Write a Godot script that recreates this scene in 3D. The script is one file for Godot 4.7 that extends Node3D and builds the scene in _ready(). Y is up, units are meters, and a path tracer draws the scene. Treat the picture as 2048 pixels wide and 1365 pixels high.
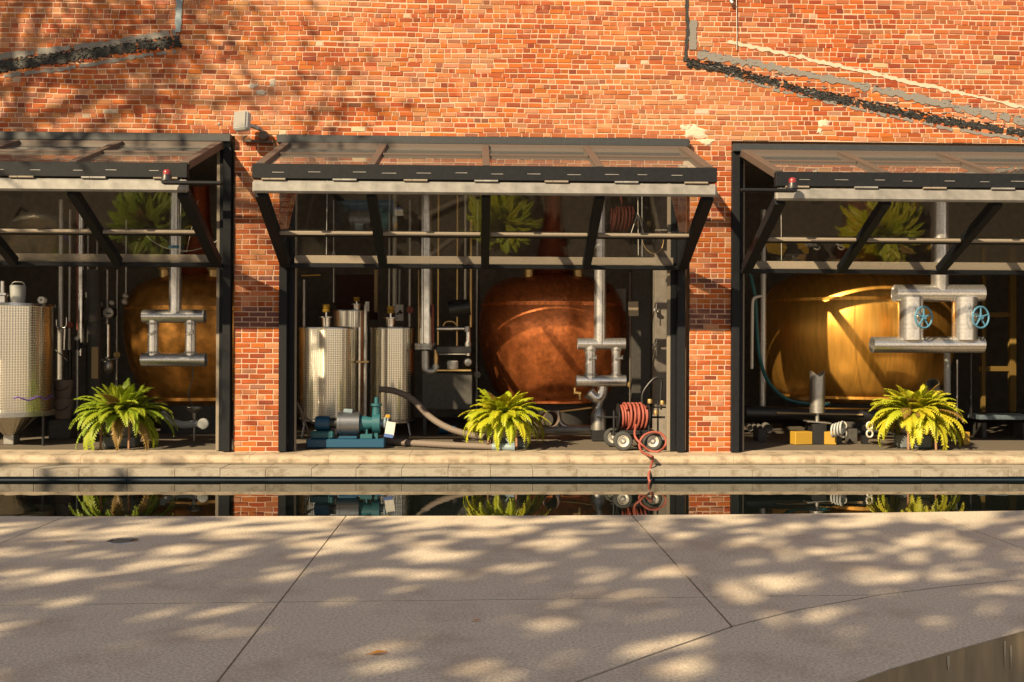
extends Node3D
# A brick distillery front with folded glass doors, a pool and a plaza.
# World: the wall face is the plane z = 0, the stillhouse floor is y = 0, +z runs towards the camera.

const FOCAL := 2090.0          # in pixels of the 2048 x 1365 photograph
const EYE := Vector3(0, 1.37, 13.3)
var cam_basis := Basis()
var rng := RandomNumberGenerator.new()
var mats := {}
var taken := {}
var stains: ImageTexture

# ---------------------------------------------------------------- mesh collector
class MB:
	var v := PackedVector3Array()
	var n := PackedVector3Array()
	var c := PackedColorArray()
	var uv := PackedVector2Array()
	var col := Color(1, 1, 1)
	var with_uv := false
	func tri(a: Vector3, b: Vector3, d: Vector3, na: Vector3, nb: Vector3, nd: Vector3, ua := Vector2.ZERO, ub := Vector2.ZERO, ud := Vector2.ZERO) -> void:
		if (b - a).cross(d - a).dot(na + nb + nd) > 0.0:
			v.append(a); v.append(d); v.append(b)
			n.append(na); n.append(nd); n.append(nb)
			if with_uv:
				uv.append(ua); uv.append(ud); uv.append(ub)
		else:
			v.append(a); v.append(b); v.append(d)
			n.append(na); n.append(nb); n.append(nd)
			if with_uv:
				uv.append(ua); uv.append(ub); uv.append(ud)
		c.append(col); c.append(col); c.append(col)
	func ftri(a: Vector3, b: Vector3, d: Vector3, out: Vector3) -> void:
		var m := (b - a).cross(d - a).normalized()
		if m.dot(out) < 0.0: m = -m
		tri(a, b, d, m, m, m)
	func quad(a: Vector3, b: Vector3, d: Vector3, e: Vector3, out: Vector3) -> void:
		ftri(a, b, d, out); ftri(a, d, e, out)
	func box(ctr: Vector3, s: Vector3, b := Basis(), bev := 0.0) -> void:
		var h := s * 0.5
		bev = minf(bev, minf(h.x, minf(h.y, h.z)) * 0.45)
		for ax in 3:
			var i := (ax + 1) % 3
			var j := (ax + 2) % 3
			for sg in [-1.0, 1.0]:
				var q := []
				for st in [[-1, -1], [1, -1], [1, 1], [-1, 1]]:
					var p := Vector3.ZERO
					p[ax] = sg * h[ax]; p[i] = st[0] * (h[i] - bev); p[j] = st[1] * (h[j] - bev)
					q.append(ctr + b * p)
				var o := Vector3.ZERO
				o[ax] = sg
				quad(q[0], q[1], q[2], q[3], b * o)
		if bev <= 0.0: return
		for ax in 3:
			var i := (ax + 1) % 3
			var j := (ax + 2) % 3
			for si in [-1.0, 1.0]:
				for sj in [-1.0, 1.0]:
					var q := []
					for e in [[0, -1], [0, 1], [1, 1], [1, -1]]:
						var p := Vector3.ZERO
						p[ax] = e[1] * (h[ax] - bev)
						p[i] = si * (h[i] - (bev if e[0] == 1 else 0.0))
						p[j] = sj * (h[j] - (bev if e[0] == 0 else 0.0))
						q.append(ctr + b * p)
					var o := Vector3.ZERO
					o[i] = si; o[j] = sj
					quad(q[0], q[1], q[2], q[3], b * o)
		for sx in [-1.0, 1.0]:
			for sy in [-1.0, 1.0]:
				for sz in [-1.0, 1.0]:
					var sg := Vector3(sx, sy, sz)
					var q := []
					for ax in 3:
						var p := Vector3.ZERO
						for k in 3: p[k] = sg[k] * (h[k] - (0.0 if k == ax else bev))
						q.append(ctr + b * p)
					ftri(q[0], q[1], q[2], b * sg)
	func tube(pts: Array, rad, sides := 10, caps := true) -> void:
		var k := pts.size()
		var rings := []
		var norms := []
		var up := Vector3.ZERO
		var arc := 0.0
		var arcs := []
		for i in k:
			var t: Vector3 = (pts[mini(i + 1, k - 1)] - pts[maxi(i - 1, 0)]).normalized()
			if i == 0:
				up = Vector3.UP if absf(t.y) < 0.9 else Vector3.RIGHT
			else:
				arc += (pts[i] - pts[i - 1]).length()
			arcs.append(arc)
			up = (up - t * up.dot(t)).normalized()
			var sd := t.cross(up)
			var r: float = rad[i] if rad is Array else rad
			var a := []
			var b := []
			for s in sides + 1:
				var w := TAU * s / sides
				var o := up * cos(w) + sd * sin(w)
				a.append(pts[i] + o * r); b.append(o)
			rings.append(a); norms.append(b)
		for i in k - 1:
			for s in sides:
				var u0 := Vector2(float(s) / sides, arcs[i])
				var u1 := Vector2(float(s + 1) / sides, arcs[i])
				var u2 := Vector2(float(s + 1) / sides, arcs[i + 1])
				var u3 := Vector2(float(s) / sides, arcs[i + 1])
				tri(rings[i][s], rings[i][s + 1], rings[i + 1][s + 1], norms[i][s], norms[i][s + 1], norms[i + 1][s + 1], u0, u1, u2)
				tri(rings[i][s], rings[i + 1][s + 1], rings[i + 1][s], norms[i][s], norms[i + 1][s + 1], norms[i + 1][s], u0, u2, u3)
		if caps:
			for e in [0, k - 1]:
				var o: Vector3 = (pts[0] - pts[1]) if e == 0 else (pts[k - 1] - pts[k - 2])
				for s in range(1, sides - 1): ftri(rings[e][0], rings[e][s], rings[e][s + 1], o)
	func lathe(prof: Array, seg: int, xf := Transform3D()) -> void:
		# prof: Vector2(radius, height) from top to bottom or the other way, smooth where the turn is small
		var k := prof.size()
		var sn := []
		for i in k - 1:
			var d: Vector2 = prof[i + 1] - prof[i]
			sn.append(Vector2(-d.y, d.x).normalized() if d.y < 0.0 or (d.y == 0.0 and d.x > 0.0) else Vector2(d.y, -d.x).normalized())
		var flip := 1.0
		var arc := 0.0
		for i in k - 1:
			var p0: Vector2 = prof[i]
			var p1: Vector2 = prof[i + 1]
			var n0: Vector2 = sn[i]
			var n1: Vector2 = sn[i]
			if i > 0 and sn[i - 1].dot(sn[i]) > 0.72: n0 = (sn[i - 1] + sn[i]).normalized()
			if i < k - 2 and sn[i + 1].dot(sn[i]) > 0.72: n1 = (sn[i + 1] + sn[i]).normalized()
			var l := (p1 - p0).length()
			for s in seg:
				var w0 := TAU * s / seg
				var w1 := TAU * (s + 1) / seg
				var d0 := Vector3(cos(w0), 0, sin(w0))
				var d1 := Vector3(cos(w1), 0, sin(w1))
				var a := xf * (d0 * p0.x + Vector3(0, p0.y, 0))
				var b := xf * (d1 * p0.x + Vector3(0, p0.y, 0))
				var e := xf * (d1 * p1.x + Vector3(0, p1.y, 0))
				var f := xf * (d0 * p1.x + Vector3(0, p1.y, 0))
				var na := xf.basis * (d0 * n0.x + Vector3(0, n0.y, 0)) * flip
				var nb := xf.basis * (d1 * n0.x + Vector3(0, n0.y, 0)) * flip
				var ne := xf.basis * (d1 * n1.x + Vector3(0, n1.y, 0)) * flip
				var nf := xf.basis * (d0 * n1.x + Vector3(0, n1.y, 0)) * flip
				var rr := maxf(p0.x, p1.x)
				var ua := Vector2(w0 * rr, arc)
				var ub := Vector2(w1 * rr, arc)
				var ue := Vector2(w1 * rr, arc + l)
				var uf := Vector2(w0 * rr, arc + l)
				if p0.x > 1e-5: tri(a, b, e, na, nb, ne, ua, ub, ue)
				if p1.x > 1e-5: tri(a, e, f, na, ne, nf, ua, ue, uf)
			arc += l
	func slab(poly: PackedVector2Array, y0: float, y1: float) -> void:
		# a plate over an outline in x, z with its top at y1
		var ix := Geometry2D.triangulate_polygon(poly)
		for i in range(0, ix.size(), 3):
			var a := poly[ix[i]]
			var b := poly[ix[i + 1]]
			var d := poly[ix[i + 2]]
			ftri(Vector3(a.x, y1, a.y), Vector3(b.x, y1, b.y), Vector3(d.x, y1, d.y), Vector3.UP)
		var ccw := Geometry2D.is_polygon_clockwise(poly)
		for i in poly.size():
			var a := poly[i]
			var b := poly[(i + 1) % poly.size()]
			var o := Vector3(b.y - a.y, 0, a.x - b.x) * (-1.0 if ccw else 1.0)
			quad(Vector3(a.x, y0, a.y), Vector3(b.x, y0, b.y), Vector3(b.x, y1, b.y), Vector3(a.x, y1, a.y), o)
	func plate(pts: Array, out: Vector3, thick: float) -> void:
		# a flat convex outline with thickness behind it
		var ctr := Vector3.ZERO
		for p in pts: ctr += p
		ctr /= pts.size()
		var back := -out.normalized() * thick
		for i in pts.size():
			var a: Vector3 = pts[i]
			var b: Vector3 = pts[(i + 1) % pts.size()]
			ftri(ctr, a, b, out)
			ftri(ctr + back, a + back, b + back, -out)
			quad(a, b, b + back, a + back, (a + b) * 0.5 - ctr)
	func mesh() -> ArrayMesh:
		var arr := []
		arr.resize(Mesh.ARRAY_MAX)
		arr[Mesh.ARRAY_VERTEX] = v
		arr[Mesh.ARRAY_NORMAL] = n
		arr[Mesh.ARRAY_COLOR] = c
		if with_uv: arr[Mesh.ARRAY_TEX_UV] = uv
		var m := ArrayMesh.new()
		m.add_surface_from_arrays(Mesh.PRIMITIVE_TRIANGLES, arr)
		return m

# ---------------------------------------------------------------- helpers
func sc(z: float) -> float: return FOCAL / (EYE.z - z)      # photo pixels for a metre at depth z

func P(px: float, py: float, z: float) -> Vector3:           # where the photo's pixel meets the upright plane at z
	var d := cam_basis * Vector3(px - 1024.0, -(py - 682.5), -FOCAL)
	return EYE + d * ((z - EYE.z) / d.z)

func PF(px: float, py: float, y: float) -> Vector3:          # where the photo's pixel meets the level y
	var d := cam_basis * Vector3(px - 1024.0, -(py - 682.5), -FOCAL)
	return EYE + d * ((y - EYE.y) / d.y)

func numbered(called: String) -> String:
	if not taken.has(called):
		taken[called] = 0
		return called
	taken[called] += 1
	return "%s_%03d" % [called, taken[called]]

func tag(o: Node3D, label: String, category := "", group := "", kind := "") -> Node3D:
	if label: o.set_meta("label", label)
	if category: o.set_meta("category", category)
	if group: o.set_meta("group", group)
	if kind: o.set_meta("kind", kind)
	return o

func thing(called: String, at: Vector3, label: String, category: String, group := "") -> Node3D:
	var o := Node3D.new()
	o.name = numbered(called)
	add_child(o)
	o.position = at
	return tag(o, label, category, group)

func origin_of(o: Node) -> Vector3:
	var p := Vector3.ZERO
	while o != self and o != null:
		p += (o as Node3D).position
		o = o.get_parent()
	return p

func put(mb: MB, called: String, m: Material, parent: Node = self) -> MeshInstance3D:
	var o := MeshInstance3D.new()
	o.name = numbered(called) if parent == self else called
	o.mesh = mb.mesh()
	o.material_override = m
	parent.add_child(o, true)
	o.position = -origin_of(parent)
	return o

func set_kind(o: Node3D, label: String, kind := "structure") -> Node3D:
	o.set_meta("kind", kind)
	if label: o.set_meta("label", label)
	return o

func tex_noise(seed_: int, freq: float, lo: float, hi: float, size := 256, octaves := 5, kind := FastNoiseLite.TYPE_SIMPLEX_SMOOTH, gain := 0.55) -> ImageTexture:
	var f := FastNoiseLite.new()
	f.seed = seed_; f.frequency = freq; f.noise_type = kind
	f.fractal_octaves = octaves; f.fractal_gain = gain
	var im := f.get_seamless_image(size, size)
	im.convert(Image.FORMAT_L8)
	var d := im.get_data()
	var lut := PackedByteArray()
	for i in 256: lut.append(int(clampf(Color(1, 1, 1).lerp(Color(0, 0, 0), 0).r * 255.0 * pow(lerpf(lo, hi, i / 255.0), 1.0 / 2.2), 0, 255)))
	for i in d.size(): d[i] = lut[d[i]]
	return ImageTexture.create_from_image(Image.create_from_data(size, size, false, Image.FORMAT_L8, d))

func tex_streak(seed_: int, fx: float, fy: float, lo: float, hi: float) -> ImageTexture:
	var f := FastNoiseLite.new()
	f.seed = seed_; f.frequency = 1.0; f.fractal_octaves = 4
	var im := Image.create(256, 256, false, Image.FORMAT_L8)
	for y in 256:
		for x in 256:
			var a := TAU * x / 256.0
			var t := f.get_noise_3d(cos(a) * fx, sin(a) * fx, y / 256.0 * fy) * 0.5 + 0.5
			im.set_pixel(x, y, Color(1, 1, 1) * pow(lerpf(lo, hi, clampf((t - 0.2) / 0.6, 0, 1)), 1.0 / 2.2))
	return ImageTexture.create_from_image(im)

func grime() -> ImageTexture:
	# dark weathering blotches of old pool stone, broken by grain
	var a := FastNoiseLite.new()
	a.seed = 71; a.frequency = 0.02; a.fractal_octaves = 5; a.fractal_gain = 0.7
	var ia := a.get_seamless_image(256, 256)
	var im := Image.create(256, 256, false, Image.FORMAT_RGBA8)
	for y in 256:
		for x in 256:
			im.set_pixel(x, y, Color(0.40, 0.36, 0.30, clampf((ia.get_pixel(x, y).r - 0.5) * 2.2, 0.0, 0.7)))
	return ImageTexture.create_from_image(im)

func tex_lime() -> ImageTexture:
	# pale lime bloom on old brickwork: broad patches broken by fine grain
	var a := FastNoiseLite.new()
	a.seed = 41; a.frequency = 0.011; a.fractal_octaves = 4
	var b := FastNoiseLite.new()
	b.seed = 42; b.frequency = 0.09; b.fractal_octaves = 3
	var ia := a.get_seamless_image(512, 512)
	var ib := b.get_seamless_image(512, 512)
	var im := Image.create(512, 512, false, Image.FORMAT_RGBA8)
	for y in 512:
		for x in 512:
			var t := clampf((ia.get_pixel(x, y).r - 0.5) * 2.6, 0.0, 1.0) * clampf((ib.get_pixel(x, y).r - 0.3) * 2.0, 0.0, 1.0)
			im.set_pixel(x, y, Color(0.90, 0.68, 0.54, t * 0.34))
	return ImageTexture.create_from_image(im)

func tex_dimples(n: int, size: int, strength: float) -> ImageTexture:
	var im := Image.create(size, size, false, Image.FORMAT_RGBA8)
	var cell := float(size) / n
	for y in size:
		for x in size:
			var dx := fposmod(x, cell) / cell - 0.5
			var dy := fposmod(y, cell) / cell - 0.5
			var h := clampf(1.0 - sqrt(dx * dx + dy * dy) / 0.4, 0.0, 1.0)
			h = h * h * (3.0 - 2.0 * h)
			im.set_pixel(x, y, Color(h, h, h, 1))
	im.bump_map_to_normal_map(strength)
	return ImageTexture.create_from_image(im)

func mat(key: String, lin: Color, rough: float, metal := 0.0, o := {}) -> StandardMaterial3D:
	if mats.has(key): return mats[key]
	var m := StandardMaterial3D.new()
	m.resource_name = key
	var s := lin.linear_to_srgb()
	s.a = lin.a
	m.albedo_color = s
	m.roughness = rough
	m.metallic = metal
	if o.has("tex"):
		m.albedo_texture = o.tex
		if not o.get("mesh_uv", false):
			m.uv1_triplanar = true
			m.uv1_world_triplanar = true
		var k: float = o.get("ts", 1.0)
		m.uv1_scale = o.ts3 if o.has("ts3") else Vector3(k, k, k)
	if o.has("rtex"):
		m.roughness_texture = o.rtex
	if o.has("bump"):
		m.heightmap_enabled = true
		m.heightmap_texture = o.bump
		m.heightmap_scale = o.get("bs", 0.2)
	if o.has("normal"):
		m.normal_enabled = true
		m.normal_texture = o.normal
		m.normal_scale = o.get("ns", 1.0)
		m.uv1_scale = Vector3.ONE * o.get("ts", 1.0)
	if o.get("vcol", false): m.vertex_color_use_as_albedo = true
	if o.has("backlight"):
		m.backlight_enabled = true
		m.backlight = o.backlight
	if lin.a < 1.0: m.transparency = BaseMaterial3D.TRANSPARENCY_ALPHA
	if o.has("spec"): m.metallic_specular = o.spec
	if o.get("two", false): m.cull_mode = BaseMaterial3D.CULL_DISABLED
	mats[key] = m
	return m

func smooth(pts: Array, per := 6) -> Array:
	var out := []
	var k := pts.size()
	for i in k - 1:
		var a: Vector3 = pts[maxi(i - 1, 0)]
		var b: Vector3 = pts[i]
		var d: Vector3 = pts[i + 1]
		var e: Vector3 = pts[mini(i + 2, k - 1)]
		for s in per: out.append(b.cubic_interpolate(d, a, e, float(s) / per))
	out.append(pts[k - 1])
	return out

func rf(a: float, b: float) -> float: return rng.randf_range(a, b)

# ---------------------------------------------------------------- scene
func _ready() -> void:
	rng.seed = 20
	# --- camera, sky, sun
	cam_basis = Basis.from_euler(Vector3(7.5 / FOCAL, deg_to_rad(-1.8), 0.004), EULER_ORDER_YXZ)
	var cam := Camera3D.new()
	cam.name = "camera"
	cam.fov = rad_to_deg(2.0 * atan(682.5 / FOCAL))
	cam.near = 0.05
	cam.far = 600.0
	cam.transform = Transform3D(cam_basis, EYE)
	add_child(cam)
	cam.current = true
	var sky_m := ProceduralSkyMaterial.new()
	sky_m.sky_top_color = Color(0.52, 0.54, 0.58)
	sky_m.sky_horizon_color = Color(0.92, 0.85, 0.74)
	sky_m.sky_curve = 0.13
	sky_m.ground_horizon_color = Color(0.45, 0.40, 0.34)
	sky_m.ground_bottom_color = Color(0.25, 0.22, 0.18)
	sky_m.sun_angle_max = 12.0
	var sky := Sky.new()
	sky.sky_material = sky_m
	var env := Environment.new()
	env.background_mode = Environment.BG_SKY
	env.sky = sky
	env.background_energy_multiplier = 0.82
	env.tonemap_mode = Environment.TONE_MAPPER_LINEAR
	env.tonemap_exposure = 2.0
	env.sdfgi_enabled = true
	env.ssao_enabled = true
	env.ssil_enabled = true
	var we := WorldEnvironment.new()
	we.name = "world_environment"
	we.environment = env
	add_child(we)
	var sun := DirectionalLight3D.new()
	sun.name = "sun"
	sun.light_energy = 1.6
	sun.light_color = Color(1.0, 0.895, 0.72)
	sun.light_angular_distance = 0.5
	sun.shadow_enabled = true
	add_child(sun)
	sun.look_at_from_position(Vector3.ZERO, Vector3(0.85, -0.85, -1.0))

	make_materials()
	ground_and_plaza()
	pool()
	building()
	doors()
	left_bay()
	centre_bay()
	right_bay()
	ferns()
	small_things()
	trees()

func make_materials() -> void:
	var grain := tex_noise(1, 0.03, 0.62, 1.0)
	var fine := tex_noise(2, 0.09, 0.45, 1.0, 512, 4, FastNoiseLite.TYPE_SIMPLEX_SMOOTH, 0.8)
	var blotch := tex_noise(3, 0.012, 0.55, 1.0, 256, 6)
	var speck := tex_noise(4, 0.22, 0.0, 1.0, 512, 3)
	var pits := tex_noise(5, 0.05, 0.0, 1.0, 256, 5)
	var lime := tex_lime()
	for bm in [mat("brick", Color(1, 1, 1), 0.92, 0, {vcol = true, tex = fine, ts = 1.7, bump = pits, bs = 0.25}), mat("mortar", Color(0.60, 0.40, 0.29), 0.95, 0, {tex = tex_noise(6, 0.09, 0.7, 1.0, 256, 4), ts = 2.1, bump = pits, bs = 0.3})]:
		bm.detail_enabled = true
		bm.detail_albedo = lime
		bm.detail_blend_mode = BaseMaterial3D.BLEND_MODE_MIX
		bm.detail_uv_layer = BaseMaterial3D.DETAIL_UV_2
		bm.uv2_triplanar = true
		bm.uv2_world_triplanar = true
		bm.uv2_scale = Vector3(0.11, 0.11, 0.11)
	mat("plain_brick", Color(0.42, 0.14, 0.06), 0.95, 0, {tex = fine, ts = 1.0})
	mat("plaster", Color(0.72, 0.60, 0.47), 0.95, 0, {tex = fine, ts = 3.0, bump = pits, bs = 0.5})
	mat("grey_cement", Color(0.24, 0.23, 0.22), 0.9, 0, {tex = fine, ts = 3.3, bump = pits, bs = 0.4})
	mat("pale_cement", Color(0.5, 0.45, 0.4), 0.9, 0, {tex = fine, ts = 3.3, bump = pits, bs = 0.4})
	mat("white_paint", Color(0.62, 0.53, 0.42), 0.85, 0, {tex = fine, ts = 3.0})
	mat("tar", Color(0.018, 0.018, 0.018), 0.55, 0, {tex = grain, ts = 4.0, bump = pits, bs = 0.6})
	mat("plaza", Color(0.66, 0.575, 0.455), 0.88, 0, {tex = tex_noise(11, 0.08, 0.36, 1.2, 1024, 4, FastNoiseLite.TYPE_SIMPLEX_SMOOTH, 0.8), ts = 0.5, bump = speck, bs = 0.12})
	var wear := FastNoiseLite.new()
	wear.seed = 61; wear.frequency = 0.012; wear.fractal_octaves = 6; wear.fractal_gain = 0.65
	var wi := wear.get_seamless_image(512, 512)
	var wo := Image.create(512, 512, false, Image.FORMAT_RGBA8)
	for y in 512:
		for x in 512:
			var v := wi.get_pixel(x, y).r
			wo.set_pixel(x, y, Color(0.56, 0.48, 0.41, clampf((v - 0.5) * 1.1, 0, 0.4)))
	stains = ImageTexture.create_from_image(wo)
	for pm in [mats.plaza]:
		pm.detail_enabled = true
		pm.detail_albedo = stains
		pm.detail_blend_mode = BaseMaterial3D.BLEND_MODE_MIX
		pm.detail_uv_layer = BaseMaterial3D.DETAIL_UV_2
		pm.uv2_triplanar = true
		pm.uv2_world_triplanar = true
		pm.uv2_scale = Vector3(0.17, 0.17, 0.17)
	mat("plaza_joint", Color(0.05, 0.045, 0.04), 0.95, 0, {tex = grain, ts = 2.0})
	mat("riser", Color(0.29, 0.225, 0.14), 0.92, 0, {tex = tex_streak(12, 2.6, 3.0, 0.5, 1.0), ts = 0.6, bump = pits, bs = 0.3})
	mat("stain", Color(0.46, 0.40, 0.30), 0.9, 0, {tex = fine, ts = 2.0})
	mat("ground", Color(0.30, 0.25, 0.19), 0.95, 0, {tex = blotch, ts = 0.2})
	mat("coping", Color(0.55, 0.45, 0.335), 0.85, 0, {tex = fine, ts = 1.3, bump = pits, bs = 0.2})
	mat("step", Color(0.40, 0.365, 0.31), 0.8, 0, {tex = fine, ts = 1.3, bump = pits, bs = 0.2})
	for pm in [mats.coping, mats.step]:
		pm.detail_enabled = true
		pm.detail_albedo = grime()
		pm.detail_blend_mode = BaseMaterial3D.BLEND_MODE_MIX
		pm.detail_uv_layer = BaseMaterial3D.DETAIL_UV_2
		pm.uv2_triplanar = true
		pm.uv2_world_triplanar = true
		pm.uv2_scale = Vector3(0.45, 0.45, 0.45)
	mat("pool_wall", Color(0.018, 0.04, 0.07), 0.6, 0, {tex = grain, ts = 2.0})
	mat("pool_floor", Color(0.006, 0.008, 0.007), 0.8, 0, {tex = grain, ts = 1.0})
	var ripple := FastNoiseLite.new()
	ripple.seed = 9
	ripple.frequency = 0.02
	ripple.fractal_octaves = 2
	var rim := ripple.get_seamless_image(256, 256)
	rim.convert(Image.FORMAT_RGBA8)
	rim.bump_map_to_normal_map(1.0)
	var wm := mat("water", Color(0.004, 0.006, 0.005), 0.0, 0, {spec = 0.27})
	wm.uv1_triplanar = true
	wm.uv1_world_triplanar = true
	wm.uv1_scale = Vector3(0.5, 0.5, 0.5)
	wm.normal_enabled = true
	wm.normal_texture = ImageTexture.create_from_image(rim)
	wm.normal_scale = 0.035
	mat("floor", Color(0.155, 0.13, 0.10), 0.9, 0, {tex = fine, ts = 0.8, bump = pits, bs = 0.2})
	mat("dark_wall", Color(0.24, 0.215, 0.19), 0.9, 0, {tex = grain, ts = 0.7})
	mat("dark_post", Color(0.07, 0.067, 0.063), 0.8, 0, {tex = grain, ts = 1.5})
	mat("maroon", Color(0.06, 0.02, 0.016), 0.85, 0, {tex = grain, ts = 1.5})
	mat("black_steel", Color(0.012, 0.014, 0.018), 0.6, 0, {spec = 0.3, tex = grain, ts = 1.8, bump = pits, bs = 0.03})
	mat("slate_steel", Color(0.030, 0.035, 0.042), 0.5, 0, {tex = grain, ts = 1.8})
	mat("rust_steel", Color(0.115, 0.085, 0.07), 0.6, 0, {tex = fine, ts = 1.5, bump = pits, bs = 0.05})
	mat("galvanised", Color(0.33, 0.325, 0.315), 0.55, 0.3, {tex = blotch, ts = 1.3, bump = pits, bs = 0.03})
	mat("dusty_rail", Color(0.30, 0.255, 0.20), 0.85, 0, {tex = fine, ts = 1.3})
	mat("dusty_glass", Color(0.21, 0.205, 0.19, 0.34), 0.0, 0, {spec = 0.5})
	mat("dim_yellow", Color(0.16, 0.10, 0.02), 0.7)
	mat("brass", Color(0.65, 0.46, 0.2), 0.4, 0.8)
	mat("glass", Color(0.4, 0.42, 0.4, 0.01), 0.0, 0, {spec = 0.5})
	mat("steel", Color(0.90, 0.88, 0.84), 0.22, 1.0, {tex = blotch, ts = 1.5})
	mat("duct", Color(0.93, 0.92, 0.91), 0.28, 0.85, {tex = grain, ts = 2.5})
	mat("dull_steel", Color(0.52, 0.51, 0.49), 0.4, 0.9, {tex = grain, ts = 2.0})
	var dim := mat("dimpled", Color(0.80, 0.755, 0.64), 0.16, 1.0)
	dim.normal_enabled = true
	dim.normal_texture = tex_dimples(4, 128, 3.6)
	dim.normal_scale = 1.0
	dim.uv1_scale = Vector3(7.5, 7.5, 1)
	var hammer := FastNoiseLite.new()
	hammer.seed = 5
	hammer.frequency = 0.018
	hammer.fractal_octaves = 2
	var him := hammer.get_seamless_image(256, 256)
	him.convert(Image.FORMAT_RGBA8)
	him.bump_map_to_normal_map(3.0)
	var htex := ImageTexture.create_from_image(him)
	var cp := mat("copper", Color(1.0, 0.31, 0.10), 0.42, 0.76, {tex = tex_noise(21, 0.022, 0.4, 1.0, 512, 6), ts = 0.8, rtex = tex_noise(24, 0.02, 0.12, 1.0, 256, 4)})
	cp.normal_enabled = true; cp.normal_texture = htex; cp.normal_scale = 0.16
	var cp2 := mat("golden_copper", Color(0.97, 0.50, 0.10), 0.36, 0.82, {tex = tex_streak(22, 5.0, 2.0, 0.65, 1.0), ts = 0.5})
	cp2.normal_enabled = true; cp2.normal_texture = htex; cp2.normal_scale = 0.1
	var cp3 := mat("brown_copper", Color(0.97, 0.46, 0.11), 0.33, 0.78, {tex = tex_noise(23, 0.016, 0.35, 1.0, 512, 5), ts = 0.7})
	cp3.normal_enabled = true; cp3.normal_texture = htex; cp3.normal_scale = 0.12
	mat("red_copper", Color(0.5, 0.12, 0.05), 0.4, 0.8, {tex = grain, ts = 2.0})
	mat("blue_paint", Color(0.012, 0.09, 0.19), 0.45, 0, {tex = fine, ts = 3.0})
	mat("teal_paint", Color(0.02, 0.13, 0.17), 0.5, 0, {tex = fine, ts = 3.0})
	mat("wheel_blue", Color(0.12, 0.36, 0.58), 0.4, 0, {tex = grain, ts = 5.0})
	mat("motor_shell", Color(0.22, 0.24, 0.28), 0.35, 0.8, {tex = grain, ts = 5.0})
	mat("black_paint", Color(0.02, 0.02, 0.022), 0.4, 0, {tex = grain, ts = 3.0})
	mat("rubber", Color(0.055, 0.06, 0.062), 0.75, 0, {tex = grain, ts = 6.0})
	mat("white_rim", Color(0.66, 0.64, 0.58), 0.4, 0.2, {tex = grain, ts = 6.0})
	mat("red_hose", Color(0.34, 0.085, 0.06), 0.6, 0, {tex = grain, ts = 6.0})
	mat("grey_hose", Color(0.21, 0.17, 0.145), 0.75, 0, {tex = fine, ts = 6.0})
	mat("teal_hose", Color(0.01, 0.09, 0.11), 0.4)
	mat("purple_rope", Color(0.16, 0.09, 0.36), 0.7)
	mat("yellow_paint", Color(0.50, 0.30, 0.03), 0.6, 0, {tex = fine, ts = 4.0})
	mat("wood", Color(0.36, 0.19, 0.11), 0.75, 0, {tex = tex_streak(31, 1.0, 18.0, 0.6, 1.0), ts = 2.0})
	mat("pale_wood", Color(0.50, 0.36, 0.19), 0.8, 0, {tex = fine, ts = 3.0})
	mat("white_plastic", Color(0.72, 0.71, 0.67), 0.5, 0, {tex = grain, ts = 4.0})
	mat("lamp_grey", Color(0.46, 0.49, 0.50), 0.5, 0, {tex = grain, ts = 5.0})
	mat("blue_grey", Color(0.22, 0.30, 0.36), 0.5, 0, {tex = grain, ts = 3.0})
	mat("paper", Color(0.66, 0.56, 0.42), 0.9, 0, {tex = fine, ts = 6.0})
	mat("label_blue", Color(0.06, 0.12, 0.34), 0.6)
	var rg := mat("red_glass", Color(0.22, 0.005, 0.008), 0.12)
	rg.clearcoat_enabled = true
	mat("bucket", Color(0.20, 0.15, 0.13), 0.7, 0, {tex = fine, ts = 4.0})
	mat("leaf", Color(1, 1, 1), 0.5, 0, {vcol = true, backlight = Color(0.8, 0.8, 0.8), tex = grain, ts = 6.0, two = true})
	mat("soil", Color(0.05, 0.035, 0.025), 0.95, 0, {tex = grain, ts = 6.0})
	mat("pot_grey", Color(0.30, 0.29, 0.28), 0.7, 0, {tex = fine, ts = 4.0})
	mat("pot_blue", Color(0.15, 0.17, 0.185), 0.6, 0, {tex = grain, ts = 4.0})
	mat("bark", Color(0.13, 0.10, 0.075), 0.95, 0, {tex = fine, ts = 2.0, bump = pits, bs = 1.0})
	mat("tree_leaf", Color(1, 1, 1), 0.6, 0, {vcol = true, backlight = Color(0.4, 0.4, 0.4), two = true})
	mat("dry_leaf", Color(0.72, 0.30, 0.035), 0.6, 0, {tex = fine, ts = 20.0, two = true})

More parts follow.
